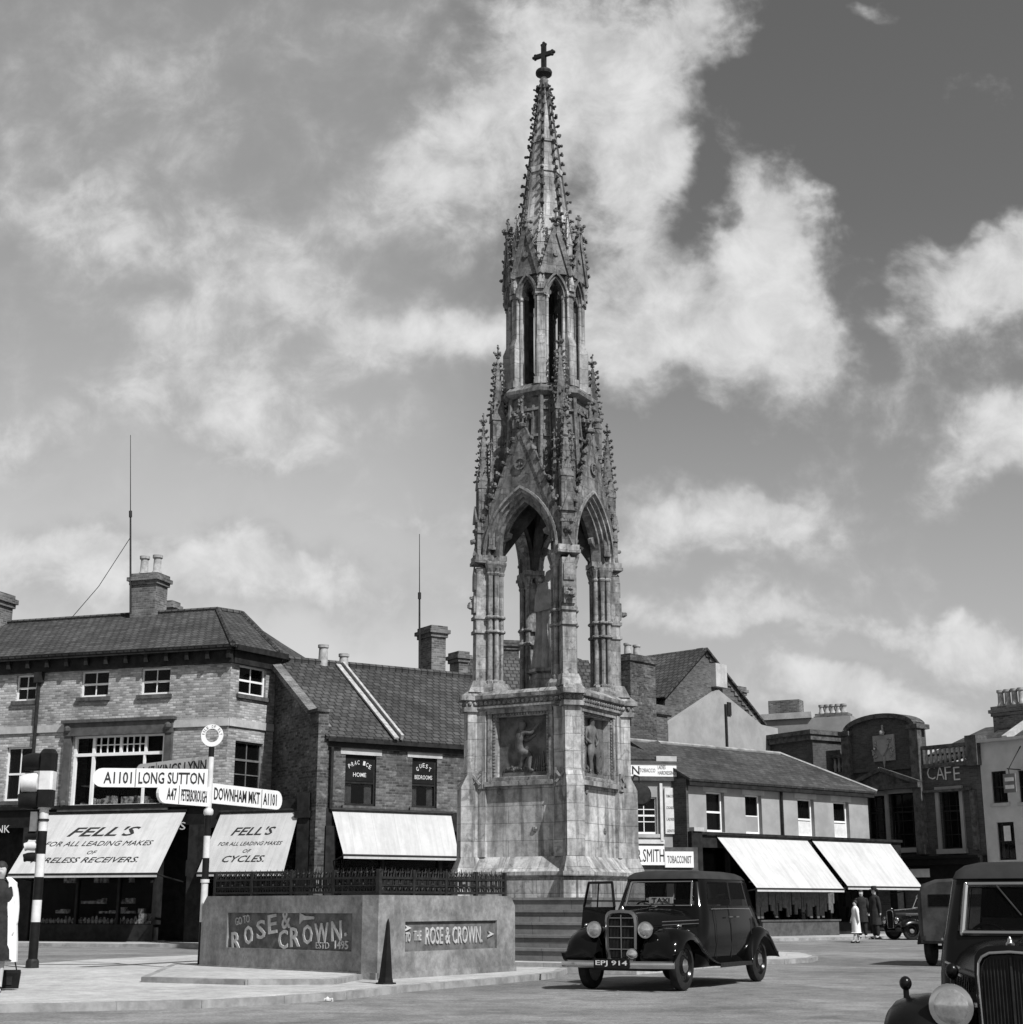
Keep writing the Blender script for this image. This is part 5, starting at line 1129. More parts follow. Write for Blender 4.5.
# ================================================================== traffic signal
tp = PZ(32, 968, .1); TL = thing('traffic_signal','black and white banded traffic signal post with hooded lamps facing left, beside the edge of the island','traffic light',(tp.x,tp.y,.1),0)
TL['label'] = 'black and white banded traffic signal post with hooded lamps turned to the left'
zz = lambda py: PY(40, py, tp.y).z - .1
for y0_, y1_, m_ in ((968,922,'black_paint'),(922,900,'off_white_paint'),(900,877,'black_paint'),(877,854,'off_white_paint'),(854,831,'black_paint'),(831,808,'off_white_paint')):
    MB().tube((0,0,max(0,zz(y0_))),(0,0,zz(y1_)),.085,16).build('band',m_,TL,True)
MB().lathe((0,0,zz(820)),(0,0,1),[(-.02,.1),(.02,.1)],14).build('collar','iron',TL); MB().lathe((0,0,zz(808)),(0,0,1),[(-.02,.12),(.04,.12)],14).build('collar','off_white_paint',TL)
bx = MB(); z0_, z1_ = zz(807.5), zz(752); 
def rr(x0,x1,y0,y1,z): 
    c_ = .04; return [(x0+c_,y0,z),(x1-c_,y0,z),(x1,y0+c_,z),(x1,y1-c_,z),(x1-c_,y1,z),(x0+c_,y1,z),(x0,y1-c_,z),(x0,y0+c_,z)]
bx.loft([rr(-.13,.15,-.15,.15,z) for z in (z0_,z0_+.02)]+[rr(-.13,.15,-.15,.15,zz(790))]); bx.build('signal_case','black_paint',TL)
MB().loft([rr(-.132,.152,-.152,.152,z) for z in (zz(790)+.001,zz(771.5))]).build('case_band','off_white_paint',TL)
MB().loft([rr(-.13,.15,-.15,.15,zz(771.5)+.001),rr(-.13,.15,-.15,.15,z1_-.03),rr(-.09,.11,-.1,.1,z1_+.05)]).build('case_top','black_paint',TL)
def hood(z, r_, ln, mat, x0=-.13):
    h_ = MB(); n_ = 20; rings = []
    for d_, rr_ in ((0,r_*.95),(ln*.35,r_),(ln*.7,r_*.92)):
        rings.append([(x0-d_, rr_*math.cos(2*math.pi*i/n_), z+rr_*math.sin(2*math.pi*i/n_)) for i in range(n_)])
    rings.append([(x0-ln*(.9+.12*max(0,math.sin(2*math.pi*i/n_))), r_*.88*math.cos(2*math.pi*i/n_), z+r_*.85*math.sin(2*math.pi*i/n_)-.02) for i in range(n_)])
    h_.loft(rings,True,False); o = h_.build('lamp_hood',mat,TL,True)
    MB().lathe((x0-ln*.3,0,z),(-1,0,0),[(0,r_*.9),(.04,r_*.6),(.06,.01)],16).build('lens','lens',o,True)
hood(zz(762),.17,.32,'black_paint'); hood(zz(783),.19,.34,'off_white_paint'); hood(zz(800.5),.17,.36,'black_paint')
for py, m_ in ((835.5,'black_paint'),(846,'off_white_paint'),(857,'black_paint')): hood(zz(py),.085,.24,m_,-.08)
mb = MB(); mb.box(-.09,-.07,-.07,.07,zz(862),zz(830)); mb.build('small_case','iron',TL)
mb = MB(); mb.box(-.22,-.1,-.1,.1,zz(826)-.1,zz(812)); mb.build('control_box','grey_woodwork',TL)
MB().lathe((0,0,0),(0,0,1),[(0,.12),(.12,.115),(.16,.09)],14).build('foot','iron',TL)
# ================================================================== people
def person(label, loc_, rz_, H=1.72, coat='dark_cloth', legs='dark_cloth', hat=None, stride=.0, skirt=False, arm=.1, coat_len=.95, hands=False, sleeve=None):
    """standing or walking figure facing local +x, feet on the ground"""
    P = thing('person', label, 'person', loc_, rz_); s_ = H/1.75
    v = lambda x, y, z: (x*s_, y*s_, z*s_)
    J = {'pel':(v(0,0,.95),(.13*s_,.12*s_)),'wa':(v(0,0,1.12),(.115*s_,.14*s_)),'ch':(v(0,0,1.32),(.12*s_,.16*s_)),'nb':(v(-.01,0,1.48),(.055*s_,.06*s_)),'nk':(v(0,0,1.53),.05*s_),'jaw':(v(.02,0,1.59),(.065*s_,.06*s_)),'hd':(v(.015,0,1.66),(.085*s_,.075*s_)),'ht':(v(.0,0,1.735),(.06*s_,.055*s_)),'nose':(v(.105,0,1.635),.012*s_)}
    E_ = [('pel','wa'),('wa','ch'),('ch','nb'),('nb','nk'),('nk','jaw'),('jaw','hd'),('hd','ht'),('jaw','nose')]
    for sg, t_ in ((1,'l'),(-1,'r')):
        st = stride*sg
        J.update({'hip'+t_:(v(0,.09*sg,.9),.095*s_),'kn'+t_:(v(st*.5+.02,.1*sg,.5),.062*s_),'an'+t_:(v(st,.1*sg,.1),.042*s_),'fo'+t_:(v(st+.1,.11*sg,.045),.04*s_),'to'+t_:(v(st+.19,.12*sg,.03),.03*s_),
                  'sh'+t_:(v(0,.18*sg,1.42),.065*s_),'el'+t_:(v(-arm*sg*.4,.235*sg,1.13),.045*s_),'wr'+t_:(v(arm*-sg+.05,.24*sg,.88),.03*s_),'pa'+t_:(v(arm*-sg*1.05+.07,.24*sg,.81),(.022*s_,.036*s_))})
        E_ += [('pel','hip'+t_),('hip'+t_,'kn'+t_),('kn'+t_,'an'+t_),('an'+t_,'fo'+t_),('fo'+t_,'to'+t_),('ch','sh'+t_),('sh'+t_,'el'+t_),('el'+t_,'wr'+t_),('wr'+t_,'pa'+t_)]
    skin('body','skin_tone',P,J,E_,None,2)
    for sg, t_ in ((1,'l'),(-1,'r')):
        pa = Vector(J['pa'+t_][0])
        for i in range(4): 
            b0 = pa+Vector(((i-1.5)*.019,0,-.03))*s_; skin('fingers','skin_tone',P,{'a':(b0,.010*s_),'b':(b0+Vector((.005,-.004*sg,-.035-.004*(1-abs(i-1.5))))*s_,.009*s_),'c':(b0+Vector((.012,-.02*sg,-.062-.006*(1-abs(i-1.5))))*s_,.008*s_)},[('a','b'),('b','c')]) if hands else None
        if hands: skin('fingers','skin_tone',P,{'a':(pa+Vector((.03,0,0))*s_,.012*s_),'b':(pa+Vector((.055,-.01*sg,-.03))*s_,.010*s_),'c':(pa+Vector((.055,-.02*sg,-.055))*s_,.009*s_)},[('a','b'),('b','c')])
        skin('shoe','black_paint',P,{'h':(v(J['an'+t_][0][0]/s_-.03,.1*sg,.05),.045*s_),'m':(v(J['an'+t_][0][0]/s_+.08,.11*sg,.045),.048*s_),'t':(v(J['an'+t_][0][0]/s_+.19,.12*sg,.035),.036*s_)},[('h','m'),('m','t')])
        if not skirt: skin('trousers' ,legs,P,{'a':(J['hip'+t_][0],.12*s_),'b':(J['kn'+t_][0],.085*s_),'c':(J['an'+t_][0],.075*s_)},[('a','b'),('b','c')])
        skin('sleeve',sleeve or coat,P,{'a':(v(0,.14*sg,1.43),.08*s_),'a2':(J['sh'+t_][0],.082*s_),'b':(J['el'+t_][0],.06*s_),'c':(J['wr'+t_][0],.048*s_)},[('a','a2'),('a2','b'),('b','c')])
    mb = MB(); zb_ = coat_len if not skirt else .42; rings = []
    for z, a, b in ((zb_,.19 if not skirt else .24,.22 if not skirt else .25),(zb_+.02,.19,.22),(1.02,.165,.19),(1.14,.145,.17),(1.3,.155,.205),(1.42,.135,.2),(1.49,.09,.12),(1.53,.065,.07)):
        rings.append([v((a+.012*math.sin(7*t_)*(z<1))*math.cos(t_)-.0,(b+.012*math.sin(7*t_)*(z<1))*math.sin(t_),z) for t_ in [2*math.pi*i/28 for i in range(28)]])
    mb.loft(rings,False,False); mb.build('coat' if not skirt else 'dress',coat,P,True)
    hr = MB(); hr.ball(v(-.02,0,1.685),.098*s_,14,8,(1,.88,.95)); hr.build('hair','hair',P,True)
    if hat:
        h_ = MB(); h_.lathe(v(0,0,1.70),(0,0,1),[(0,.16*s_),(.015,.155*s_),(.02,.10*s_),(.08,.098*s_),(.12,.085*s_),(.125,.02)],18); h_.build('hat',hat,P,True)
    return P
pm = PZ(877, 942.5, .0); person('man in a long dark overcoat and hat standing beyond the end of the right awning',(pm.x,pm.y,.1),R(200),1.66,hat='dark_cloth',coat_len=.5)
pm = PZ(857, 943, .0); person('small person in a pale dress walking in front of the shop window display',(pm.x,pm.y,.0),R(185),1.35,coat='pale_cloth',skirt=True,stride=.14,legs='pale_cloth')
pm = PZ(867, 942, .0); person('person in dark clothes half hidden in the shade under the right awning',(pm.x,pm.y+.5,.1),R(250),1.6,coat_len=.6)
# woman at the left edge with a white open coat, carrying a dark bag
pw = PZ(-9, 992, .1); pw_ = person('person in a dark dress and long white coat, cut off by the left edge',(pw.x,pw.y,.1),R(-75),1.66,coat='dark_cloth',skirt=True,hands=True,stride=.05,arm=.06,sleeve='pale_cloth')
mb = MB()
for sg in (1,):
    rings = []
    for z, x0_, y0_ in ((.38,.30,.05),(.6,.29,.07),(.9,.26,.07),(1.15,.225,.06),(1.4,.22,.05),(1.47,.14,.04)):
        rings.append([(x*1.0-.02, sg*yy, z) for x, yy in ((.12,x0_*.55),(.04,x0_*.95),(-.05,x0_),(-.15,x0_*.7),(-.15,x0_*.6),(-.05,x0_*.9),(.04,x0_*.85),(.11,x0_*.5))])
    mb.loft(rings)
mb.build('white_coat','pale_cloth',pw_,True)
bg_ = PZ(7.5, 990, .1); BG = thing('shopping_bag','square dark bag carried by its thin handle at the left edge of the picture','bag',(bg_.x,bg_.y,.12),R(8))
mb = MB(); mb.loft([rr(-.14,.14,-.06,.06,z) for z in (0,.02)]+[rr(-.155,.155,-.07,.07,.20),rr(-.15,.15,-.06,.06,.24)]); mb.build('bag_body','black_paint',BG); MB().box(-.1,.06,-.075,-.071,.05,.16).build('pocket','dark_woodwork',BG)
mb = MB(); mb.path([(.1,0,.23),(.06,0,.38),(-.04,.0,.46),(-.08,0,.38),(-.08,0,.23)],.01,6); mb.build('handle','black_paint',BG)
# ================================================================== motor cars
def vlerp(a, b, t): return a+(b-a)*t
def wheel(P, x, y, r, w=.14, side=1, spokes=False):
    o = MB().lathe((x,y-w/2,r),(0,1,0),[(0,r*.70),(0,r*.86),(w*.12,r*.97),(w*.3,r),(w*.7,r),(w*.88,r*.97),(w,r*.86),(w,r*.70),(w*.6,r*.66),(w*.4,r*.66)],36).build('tyre','rubber',None,True)
    W_ = bpy.data.objects.new('wheel', bpy.data.meshes.new('wheel')); bpy.data.objects.remove(W_)
    m = MB(); s_ = side
    m.lathe((x,y,r),(0,s_,0),[(-w*.45,r*.68),(w*.40,r*.72),(w*.42,r*.66),(w*.22,r*.60),(w*.20,r*.42),(w*.34,r*.34),(w*.36,r*.2)],36)
    W_ = m.build('wheel','old_car_paint',P,True); o.parent = W_
    if not spokes:
        h = MB()
        for i in range(10):
            a = 2*math.pi*i/10; h.lathe((x+math.cos(a)*r*.52,y+s_*w*.2,r+math.sin(a)*r*.52),(0,s_,0),[(0,r*.055),(.006,r*.055)],10)
        h.build('rim_slots','rubber',W_)
    MB().lathe((x,y,r),(0,s_,0),[(w*.3,r*.30),(w*.45,r*.29),(w*.6,r*.2),(w*.66,.01)],22).build('hubcap','chrome',W_,True)
    return W_
def ringstack(mb, plan, levels, skip=None):
    """plan: half outline front to back as (s, t); levels: (z, xr, xf, w). skip(level, seg) leaves a hole"""
    half = plan; full = [(s_, t_) for s_, t_ in half] + [(s_, -t_) for s_, t_ in half[::-1]]
    if abs(half[-1][1]) < 1e-6: full = [(s_, t_) for s_, t_ in half] + [(s_, -t_) for s_, t_ in half[-2::-1]]
    if abs(half[0][1]) < 1e-6: full = full[:-1]
    n = len(full); vs = []; fs = []; holes = {}
    for z, xr, xf, w in levels: vs += [(xr+s_*(xf-xr), t_*w, z) for s_, t_ in full]
    for k in range(len(levels)-1):
        for i in range(n):
            j = (i+1) % n; q = (k*n+i, k*n+j, (k+1)*n+j, (k+1)*n+i)
            if skip and skip(k, i, n): holes.setdefault(i, []).append(q)
            else: fs.append(q[::-1])
    fs.append(tuple(range((len(levels)-1)*n, len(levels)*n))[::-1]); mb.add(vs, fs); return vs, holes, n
def wing(mb, path, yi, yo, thick=.02, drop=.16):
    """swept mudguard: path of (x, z, widen) crest points, crowned across, open below"""
    rings = []
    N = len(path)
    for i, (x, z, *e) in enumerate(path):
        a = path[max(0,i-1)]; b = path[min(N-1,i+1)]; t_ = Vector((b[0]-a[0],0,b[1]-a[1])).normalized(); nn = Vector((-t_.z,0,t_.x)); 
        if nn.dot(Vector((0,0,1))) < -.2: nn = -nn
        k_ = e[0] if e else 1; sg = 1 if yo > yi else -1; wdt = abs(yo-yi)*k_; ring = []
        y0 = yi if abs(yo) > abs(yi) else yo
        dk = max(.12,min(1,(z-.34)/.35))
        for u, h in ((0,-.10),(.05,-.03),(.2,0.0),(.45,.02),(.7,.005),(.88,-.035),(.97,-.09),(1.0,-drop)):
            p = Vector((x,0,z)) + nn*h*dk; ring.append((p.x, yi+(yo-yi)*(1-k_)*0+(yo-yi)*u*k_, p.z))
        inner = []
        for q in ring[::-1]:
            c = Vector((x, yi+(yo-yi)*.5, z-.25)); d = (c-Vector(q)).normalized()*thick; inner.append((q[0]+d.x,q[1]+d.y,q[2]+d.z))
        rings.append(ring+inner)
    mb.loft(rings)
def spline(pts, n=6):
    """Catmull-Rom through the given tuples"""
    out = []; P = [Vector(p) for p in pts]; P = [P[0]*2-P[1]]+P+[P[-1]*2-P[-2]]
    for i in range(1, len(P)-2):
        for j in range(n):
            t_ = j/n; a,b,c,d = P[i-1],P[i],P[i+1],P[i+2]
            out.append(tuple(.5*((2*b)+(c-a)*t_+(2*a-5*b+4*c-d)*t_*t_+(3*b-a-3*c+d)*t_**3)))
    out.append(tuple(P[-2])); return out
def v3(l): return [(a,b,0) for a,b in l]
def headlamp(P, x, y, z, r, body='car_paint', name='headlight', stalk=True):
    o = MB().lathe((x,y,z),(1,0,0),[(-r*1.5,.004),(-r*1.45,r*.25),(-r*1.1,r*.62),(-r*.5,r*.93),(0,r)],24).build(name, body, P, True)
    MB().lathe((x,y,z),(1,0,0),[(-.01,r*1.0),(.01,r*1.05),(.03,r*1.03),(.035,r*.9)],28).build('lamp_rim','chrome',o,True)
    MB().lathe((x,y,z),(1,0,0),[(.02,r*.95),(.035,r*.8),(.05,r*.5),(.055,.004)],28).build('lens','lens',o,True)
    if stalk: MB().tube((x-r*.7,y,z-r*.5),(x-r*.9,y*.86,z-r*2.0),r*.16,8).build('stalk',body,o)
    return o
def car(name, label, cat, loc_, rz_, S=(1,1,1), small=False, paint='car_paint', plate=None, group=None, open_door=False, simple=False):
    """upright pre-war saloon facing local +x, wheels on z = 0"""
    P = thing(name, label, cat, loc_, rz_, group)
    sx, sy, sz = S; sc_m = Matrix.Diagonal((sx,sy,sz,1)); B = lambda: MB(sc_m)
    xw = .62 if not small else .42; wb_f, wb_r = 1.50, -1.50; wr = .355
    # ---- cabin shell with window openings
    plan = [(1.0,0),(1.0,.42),(.996,.78),(.984,.875),(.955,.935),(.915,.96),(.55,.985),(.53,.99),(.26,.985),(.235,.98),(.09,.90),(.05,.83),(.015,.66),(0,.40),(0,.22),(0,0)]
    xr = -2.05
    low = [(.30,xr+.25,.80,.70),(.36,xr+.1,.82,.76),(.62,xr-.02,.80,.80),(.9,xr+.03,.74,.79),(1.08,xr+.16,.68,.765),(1.16,xr+.22,.66,.75),(1.18,xr+.24,.655,.745)]
    up = [(1.20,xr+.26,.65,.735),(1.56,xr+.36,.48,.665),(1.60,xr+.40,.50,.65),(1.66,xr+.48,.47,.61),(1.70,xr+.62,.40,.54),(1.725,xr+.85,.25,.42),(1.73,xr+1.1,.05,.2)]
    lv = low+up; kw = len(low)
    nfull = 2*len(plan)-2
    def skip(k, i, n):
        if k != kw: return False
        j = i if i < n//2 else n-1-i
        return j in (0,1,5,7,9,14)
    mb = B(); vs, holes, n = ringstack(mb, plan, lv, skip); body = mb.build('body', paint, P, True)
    groups_ = {}
    for i, qs in holes.items():
        for q in qs:
            c = sum((Vector(vs[a]) for a in q), Vector())/4
            j_ = i if i < n//2 else n-1-i; groups_.setdefault((0 if j_ in (0,1) else (3 if j_ == 14 else j_), 1 if (i < n//2 or j_ in (0,1,14)) else -1), []).append([vs[a] for a in q])
    for key, qq in groups_.items():
        gl = B(); [gl.add(q,[(0,1,2,3)]) for q in qq]; gl.build('windscreen' if key[0] == 0 else ('rear_window' if key[0] == 3 else 'side_window'),'car_glass',P)
    # bright windscreen frame
    f0 = [Vector(vs[kw*n+i]) for i in range(n)]; f1 = [Vector(vs[(kw+1)*n+i]) for i in range(n)]
    a0, a1 = f0[2], f1[2]; b0, b1 = f0[n-2], f1[n-2]; o_ = Vector((.012,0,0)); fr = B(); rr_ = .016 if not small else .026
    sA = [a0*.96+b0*.04+o_, a1*.97+b1*.03+o_, b1*.97+a1*.03+o_, b0*.96+a0*.04+o_]
    for p, q in zip(sA, sA[1:]+sA[:1]): fr.tube(p+Vector((0,0,0)), q, rr_, 8)
    for p in sA: fr.ball(p, rr_*1.05, 8, 5)
    fr.build('windscreen_frame','chrome',P,True)
    wp = B(); m0 = (a0+b0)/2+Vector((.03,0,0)); 
    for yy in ((.28,-.1) if not small else (-.25,)): 
        if small: wp.tube((a1.x*.5+b1.x*.5+.03,yy+.02,1.55),(m0.x-.08,yy+.22,1.33),.009,6)
        else: wp.tube((m0.x+.0,yy,1.205),(m0.x-.03,yy-.25,1.27),.008,6)
    wp.build('wiper','iron',P)
    # roof skin of dark cloth set on top
    mb = B(); ringstack(mb, plan, [(1.605,xr+.39,.508,.655),(1.665,xr+.465,.478,.617),(1.707,xr+.60,.408,.547),(1.733,xr+.84,.255,.425),(1.74,xr+1.09,.06,.2)]); mb.build('roof_covering','roof_cloth' if not simple else paint,P,True)
    # interior
    mb = B(); mb.box(-.35,-.2,-.6,.6,.5,1.22); mb.box(-.3,.25,-.6,.6,.5,.72); mb.box(-1.45,-1.3,-.6,.6,.5,1.3); mb.box(-1.35,-.8,-.6,.6,.5,.72); mb.box(-2.0,.62,-.62,.62,.36,.42); mb.box(.45,.6,-.6,.6,.8,1.1); mb.build('seats','leather',P)
    mb = B(); rg_ = [(.33+.0*math.cos(a),-.35+.19*math.cos(a),1.08+.19*math.sin(a)) for a in [2*math.pi*i/20 for i in range(21)]]; mb.path(rg_,.014,6); mb.tube((.33,-.35,1.08),(.5,-.35,.95),.015); mb.build('steering_wheel','iron',P)
    # ---- bonnet
    def brng(x, w, zt, zb_, k=.5):
        out = []
        for u in range(13):
            a = math.pi*(1-u/12); cy = math.cos(a); sy_ = math.sin(a)
            out.append((x, w*(abs(cy)**k)*(1 if cy > 0 else -1), zb_+(zt-zb_)*(sy_**.62 if sy_ > 0 else 0)))
        return out
    mb = B(); mb.loft([brng(*q) for q in ((.60,.70,1.17,.55,.55),(.78,.66,1.165,.55,.6),(1.1,.53,1.15,.55,.6),(1.6,.37,1.12,.52,.55),(1.93,.245,1.09,.5,.45))],True,True); bn = mb.build('bonnet',paint,P,True)
    mb = B(); mb.tube((.70,0,1.185),(1.95,0,1.105),.012,6); 
    for s_ in (-1,1):
        for zz_ in (.94,.99): mb.tube((.75,s_*.675,zz_),(1.55,s_*.44,zz_-.02),.009,6)
    mb.build('trim_strip','chrome',bn)
    if small:
        mb = B()
        for s_ in (-1,1):
            for i in range(12): q = .85+i*.07; mb.bar((q,s_*(.655-(q-.78)*.33),.68),(q+.02,s_*(.65-(q-.78)*.33),.92),.012,.02)
        mb.build('louvres',paint,bn)
    # ---- radiator shell and slats
    gx = 1.96; gw = .235 if not small else .27; gt = 1.13; gb = .42
    def gout(w, zt, zb_, x): 
        pts = [(x,-w*.86,zb_),(x,-w*.97,zb_+.12),(x,-w,zt-.22)]
        for i in range(9): a = math.pi*(1-i/8); pts.append((x, w*math.copysign(abs(math.cos(a))**.5,math.cos(a)), zt-.14+.14*math.sin(a)**.8 if 0 < i < 8 else zt-.16))
        pts += [(x,w,zt-.22),(x,w*.97,zb_+.12),(x,w*.86,zb_)]; return pts
    sh = B(); o1 = gout(gw,gt,gb,gx-.06); o2 = gout(gw+.01,gt+.012,gb-.01,gx+.02); i2 = gout(gw-.022,gt-.03,gb+.02,gx+.035); i1 = gout(gw-.04,gt-.05,gb+.035,gx-.0)
    sh.loft([o1,o2,i2,i1],False,False); rs = sh.build('radiator_shell','dull_chrome' if not small else paint,P,True)
    if small:
        sh = B(); e_ = [Vector(q)+Vector((.012,0,0)) for q in i2]; sh.path([tuple(q) for q in e_],.010,6); sh.build('bright_edge','chrome',rs)
    mb = B(); mb.loft([gout(gw-.04,gt-.05,gb+.035,gx-.03),gout(gw-.04,gt-.05,gb+.035,gx-.02)]); mb.build('radiator_core','iron',rs)
    mb = B()
    m9 = B()
    for i in range(17): y_ = -(gw-.06)+i*(2*gw-.12)/16; m9.box(gx-.02,gx-.002,y_-.0035,y_+.0035,gb+.05,gt-.08-(.05 if abs(y_) > gw*.7 else 0))
    m9.build('radiator_fins','iron',rs)
    if not small:
        for zz_ in (.58,.74,.9,1.02): mb.box(gx-.018,gx+.006,-(gw-.045),gw-.045,zz_,zz_+.012)
    mb.box(gx-.018,gx+.012,-.008,.008,gb+.04,gt-.06)
    mb.build('slats','dull_chrome' if not small else 'iron',rs)
    mb = B(); mb.lathe((gx-.05,0,gt),(0,0,1),[(-.01,.03),(.02,.035),(.035,.02),(.05,.018),(.07,.004)],12); mb.build('filler_cap','chrome',rs,True)
    # ---- wings
    fpath = [(2.02,.34,.9),(2.06,.52,.95),(1.98,.72,1),(1.78,.855,1),(1.52,.89,1),(1.25,.83,1),(1.02,.69,1),(.80,.52,1),(.55,.40,1),(.30,.345,1)]
    rpath = [(-.86,.34,1),(-.96,.52,1),(-1.12,.72,1),(-1.35,.845,1),(-1.6,.85,1),(-1.85,.73,1),(-2.05,.53,1),(-2.16,.40,.96)]
    if small: fpath = [(x, .34+(z-.34)*.80, k) for x, z, k in fpath]
    for s_ in (-1,1):
        mb = B(); wing(mb, spline(fpath,4), s_*(.34 if not small else .42), s_*(.885 if not small else 1.04), drop=.17); fw = mb.build('front_wing',paint,P,True)
        mb = B(); mb.loft([[(x,s_*.36,z) for x,z in ((.7,.35),(1.95,.4),(2.0,.55),(1.75,.82),(1.3,.8),(.7,.6))],[(x,s_*.30,z) for x,z in ((.7,.35),(1.95,.4),(2.0,.55),(1.75,.82),(1.3,.8),(.7,.6))]]); mb.build('inner_wing',paint,fw)
        mb = B(); wing(mb, spline(rpath,4), s_*.66, s_*.895, drop=.14); mb.build('rear_wing',paint,P,True)
        mb = B(); mb.box(-.92,.42,min(s_*.70,s_*.87),max(s_*.70,s_*.87),.31,.345); mb.box(-.92,.42,min(s_*.865,s_*.88),max(s_*.865,s_*.88),.29,.35); mb.build('running_board','rubber' if not simple else paint,P)
        # sidelight on the wing
        mb = B(); 
        if small: mb.tube((1.62,s_*.88,.76),(1.62,s_*.88,.83),.024); mb.ball((1.62,s_*.88,.865),.05,14,9,(1.1,1,1)); mb.build('side_lamp',paint,fw,True)
        else: mb.ball((1.58,s_*.72,.915),.04,12,8,(1.6,.8,.8)); mb.build('side_lamp','chrome',fw,True)
    for s_ in (-1,1):
        wheel(P, wb_f*sx, s_*.70*sy, wr*sz, .15, s_); wheel(P, wb_r*sx, s_*.72*sy, wr*sz, .15, s_)
    mb = B(); mb.box(-2.0,1.9,-.5,.5,.28,.36); mb.tube((wb_f,-.68,.34),(wb_f,.68,.34),.035); mb.tube((wb_r,-.68,.34),(wb_r,.68,.34),.035); mb.build('chassis','iron',P)
    # ---- lamps, bumper, plate
    hl_z, hl_y, hl_r = (.86,.395,.115) if not small else (.735,.47,.125)
    for s_ in (-1,1): headlamp(P,(2.0 if not small else 1.98)*sx,s_*hl_y*sy,hl_z*sz,hl_r,body=paint)
    if small: mb = B(); mb.tube((1.88,-.5,.74),(1.88,.5,.74),.018); mb.build('lamp_bar','chrome',P)
    if not small:
        headlamp(P,2.12*sx,.24*sy,.52*sz,.082,body=paint,name='fog_lamp')
        bp = B(); n_ = 18; rings = []
        for i in range(n_+1):
            y_ = -.86+1.72*i/n_; x_ = 2.27-.16*abs(y_/.86)**2.6; rings.append([(x_,y_,.33),(x_+.025,y_,.35),(x_+.03,y_,.38),(x_+.025,y_,.41),(x_,y_,.43),(x_-.01,y_,.38)])
        bp.loft(rings); bp.build('bumper','chrome',P,True)
        rb = B(); rb.box(-2.35,-2.31,-.8,.8,.38,.46); rb.build('rear_bumper','chrome',P)
    if plate:
        y_ = .0; np_ = B().box(2.29,2.31,-.27,.27,.33,.46).build('number_plate','black_paint',P); text('lettering',plate,'off_white_paint',np_,sc_m,(2.312,y_,.395),.48,.085,ax=(0,1,0),up=(0,0,1),bold=.01)
    # ---- door seams and handles
    if not simple:
        dm = B(); 
        for s_ in (-1,1):
            sg = -s_
            if not (open_door and s_ == -1):
                for x_ in (.30,-.30): dm.path([(x_,s_*.765,.42),(x_,s_*.79,.7),(x_,s_*.775,1.0),(x_-.01,s_*.735,1.2)],.006,4)
            dm.path([(-1.15,s_*.79,.75),(-1.17,s_*.77,1.0)],.006,4)
        dm.build('door_seams','iron',body)
        hm = B()
        for s_ in (-1,1):
            for x_ in (-.18,-.46): hm.tube((x_-.07,s_*.82,1.03),(x_+.05,s_*.82,1.03),.012,8); hm.tube((x_,s_*.78,1.03),(x_,s_*.82,1.03),.012,6)
            hm.path([(.40,s_*.742,1.15),(-.3,s_*.752,1.155),(-1.2,s_*.745,1.15)],.010,6)
        hm.build('door_handles','chrome',body)
    if open_door:
        # front door on the far side hangs open on its leading edge
        dd_ = Matrix.Translation((.60,-.80,0)) @ Matrix.Rotation(R(60),4,'Z'); dm = MB(dd_)
        dm.loft([[(0,-.03,.42),(-.86,-.03,.42),(-.86,.03,.42),(0,.03,.42)],[(0,-.04,.8),(-.86,-.04,.8),(-.86,.02,.8),(0,.02,.8)],[(0,0,1.18),(-.86,0,1.18),(-.86,.04,1.18),(0,.04,1.18)]]); do = dm.build('door',paint,P)
        fm = MB(dd_); fm.path([(0,.02,1.18),(-.14,.08,1.56),(-.80,.08,1.56),(-.86,.02,1.18)],.022,8); fm.tube((-.52,.05,1.18),(-.52,.085,1.56),.012); fm.build('window_frame',paint,do); MB(dd_).add([(0,.02,1.18),(-.86,.02,1.18),(-.80,.08,1.56),(-.14,.08,1.56)],[(0,1,2,3)]).build('pane','car_glass',do)
    return P
# the taxi
fl_ = PZ(682, 991, 0); rl_ = PZ(757, 981.5, 0)
hx, hy = fl_.x-rl_.x, fl_.y-rl_.y; hh = math.hypot(hx,hy); ang = math.atan2(hy,hx); lx, ly = -hy/hh, hx/hh
cx_, cy_ = (fl_.x+rl_.x)/2 - lx*.74, (fl_.y+rl_.y)/2 - ly*.74
TX = car('taxi','polished black saloon taxi with an open front door, parked before the memorial steps','taxi',(cx_,cy_,0),ang,S=(hh/3.0*.985,1.04,1.0),plate='EPJ 914',open_door=True)
tb = MB().box(.50,.52,-.22,.18,1.235,1.33).build('taxi_card','off_white_paint',TX); text('lettering','TAXI','ink',tb,None,(.5225,-.02,1.283),.3,.07,ax=(0,1,0),bold=.01)
MB().lathe((.61*1.0,.56,1.24),(1,0,0.3),[(0,.035),(.004,.035)],14).build('licence_disc','off_white_paint',TX)
# near saloon cut off by the right edge
n_ = PZ(1000, 1106, 0)
NS = car('parked_saloon','small upright black saloon close to the camera, cut off by the right edge','car',(PY(1000,900,9.0).x+.68,10.5,0),R(-114),S=(.74,.75,.86),small=True,paint='old_car_paint')
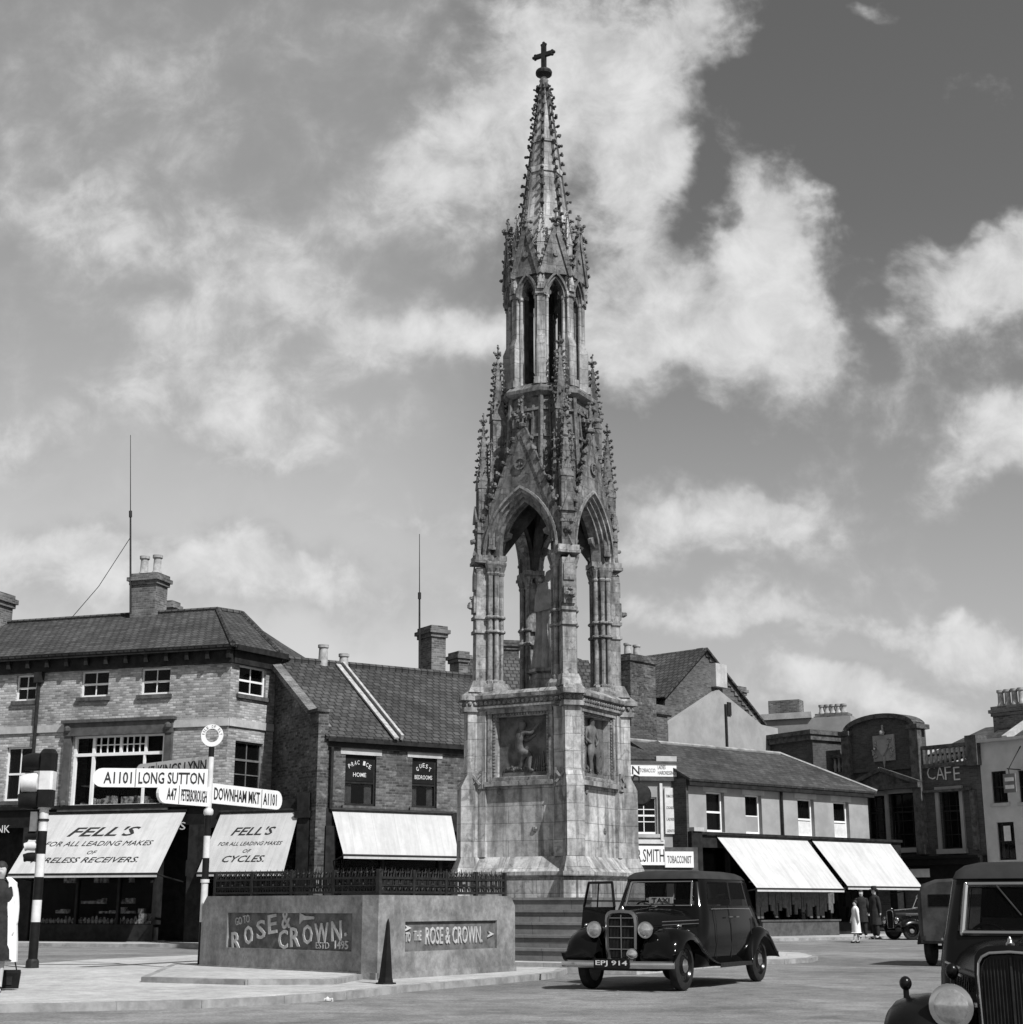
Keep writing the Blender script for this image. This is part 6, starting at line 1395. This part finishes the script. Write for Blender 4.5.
# van behind it and the saloons far off
vb = PZ(935, 967, 0)
VN = thing('delivery_van','dusty grey van with rounded roof standing behind the near black saloon','van',(vb.x+.75,vb.y+.3,0),R(62))
mb = MB(); 
def vr(x, s_, zt_v): 
    return [(x,-.82*s_,.45),(x,-.85*s_,.8),(x,-.84*s_,zt_v-.35),(x,-.74*s_,zt_v-.1),(x,-.45*s_,zt_v),(x,0,zt_v+.02),(x,.45*s_,zt_v),(x,.74*s_,zt_v-.1),(x,.84*s_,zt_v-.35),(x,.85*s_,.8),(x,.82*s_,.45)]
mb.loft([vr(-.45,.93,1.66),vr(-.38,1,1.72),vr(1.6,1,1.76),vr(2.0,.97,1.7)]); mb.build('body','van_paint',VN,True)
mb = MB(); mb.loft([vr(2.0,.9,1.2),vr(2.8,.7,1.1),vr(3.0,.5,1.0)]); mb.build('bonnet','van_paint',VN,True)
for s_ in (-1,1):
    mb = MB(); mb.box(-.475,-.45,min(s_*.02,s_*.74),max(s_*.02,s_*.74),.5,1.5); o = mb.build('rear_door','van_paint',VN); MB().box(-.485,-.475,min(s_*.14,s_*.6),max(s_*.14,s_*.6),1.18,1.42).build('pane','window_glass',o); MB().box(-.5,-.475,min(s_*.04,s_*.1),max(s_*.04,s_*.1),1.0,1.05).build('handle','dull_chrome',o)
    wheel(VN,.12,s_*.74,.36,.16,s_); wheel(VN,2.55,s_*.70,.36,.16,s_)
    mb = MB(); wing(mb, spline([(-.34,.45,1),(-.26,.66,1),(-.02,.82,1),(.26,.80,1),(.5,.62,1),(.56,.45,1)],4), s_*.7, s_*.92, drop=.1); mb.build('rear_wing','old_car_paint',VN,True)
    mb = MB(); mb.box(-.49,-.46,min(s_*.7,s_*.8),max(s_*.7,s_*.8),.52,.6); mb.build('tail_lamp','iron',VN)
mb = MB(); mb.box(-.42,2.9,-.4,.4,.33,.46); mb.tube((.12,-.7,.36),(.12,.7,.36),.04); mb.build('chassis','iron',VN)
f1 = PZ(905, 936, 0)
car('far_saloon','dark saloon parked in the distance in the gap between the awning and the van','car',(PY(909,900,56.5).x+.9,56.5,0),R(-165),S=(.9,.92,.93),small=True,paint='old_car_paint',simple=True,group='saloons parked far off')
mr = bpy.data.objects.get('parked_saloon')
mb = MB(Matrix.Diagonal((.74,.75,.86,1))); mb.tube((1.5,-.52,.62),(1.5,-.52,.93),.018); mb.ball((1.5,-.52,.95),.055,14,9); mb.build('horn','old_car_paint',mr,True)
lp_ = PZ(326, 1001.5, 0); lt = MB(); [lt.leaf((lp_.x+i*.03,lp_.y,.02),.035) for i in range(3)]; tag(lt.build('paper_scrap','off_white_paint'),'small crumpled scrap of white paper on the road beside the island kerb','litter')
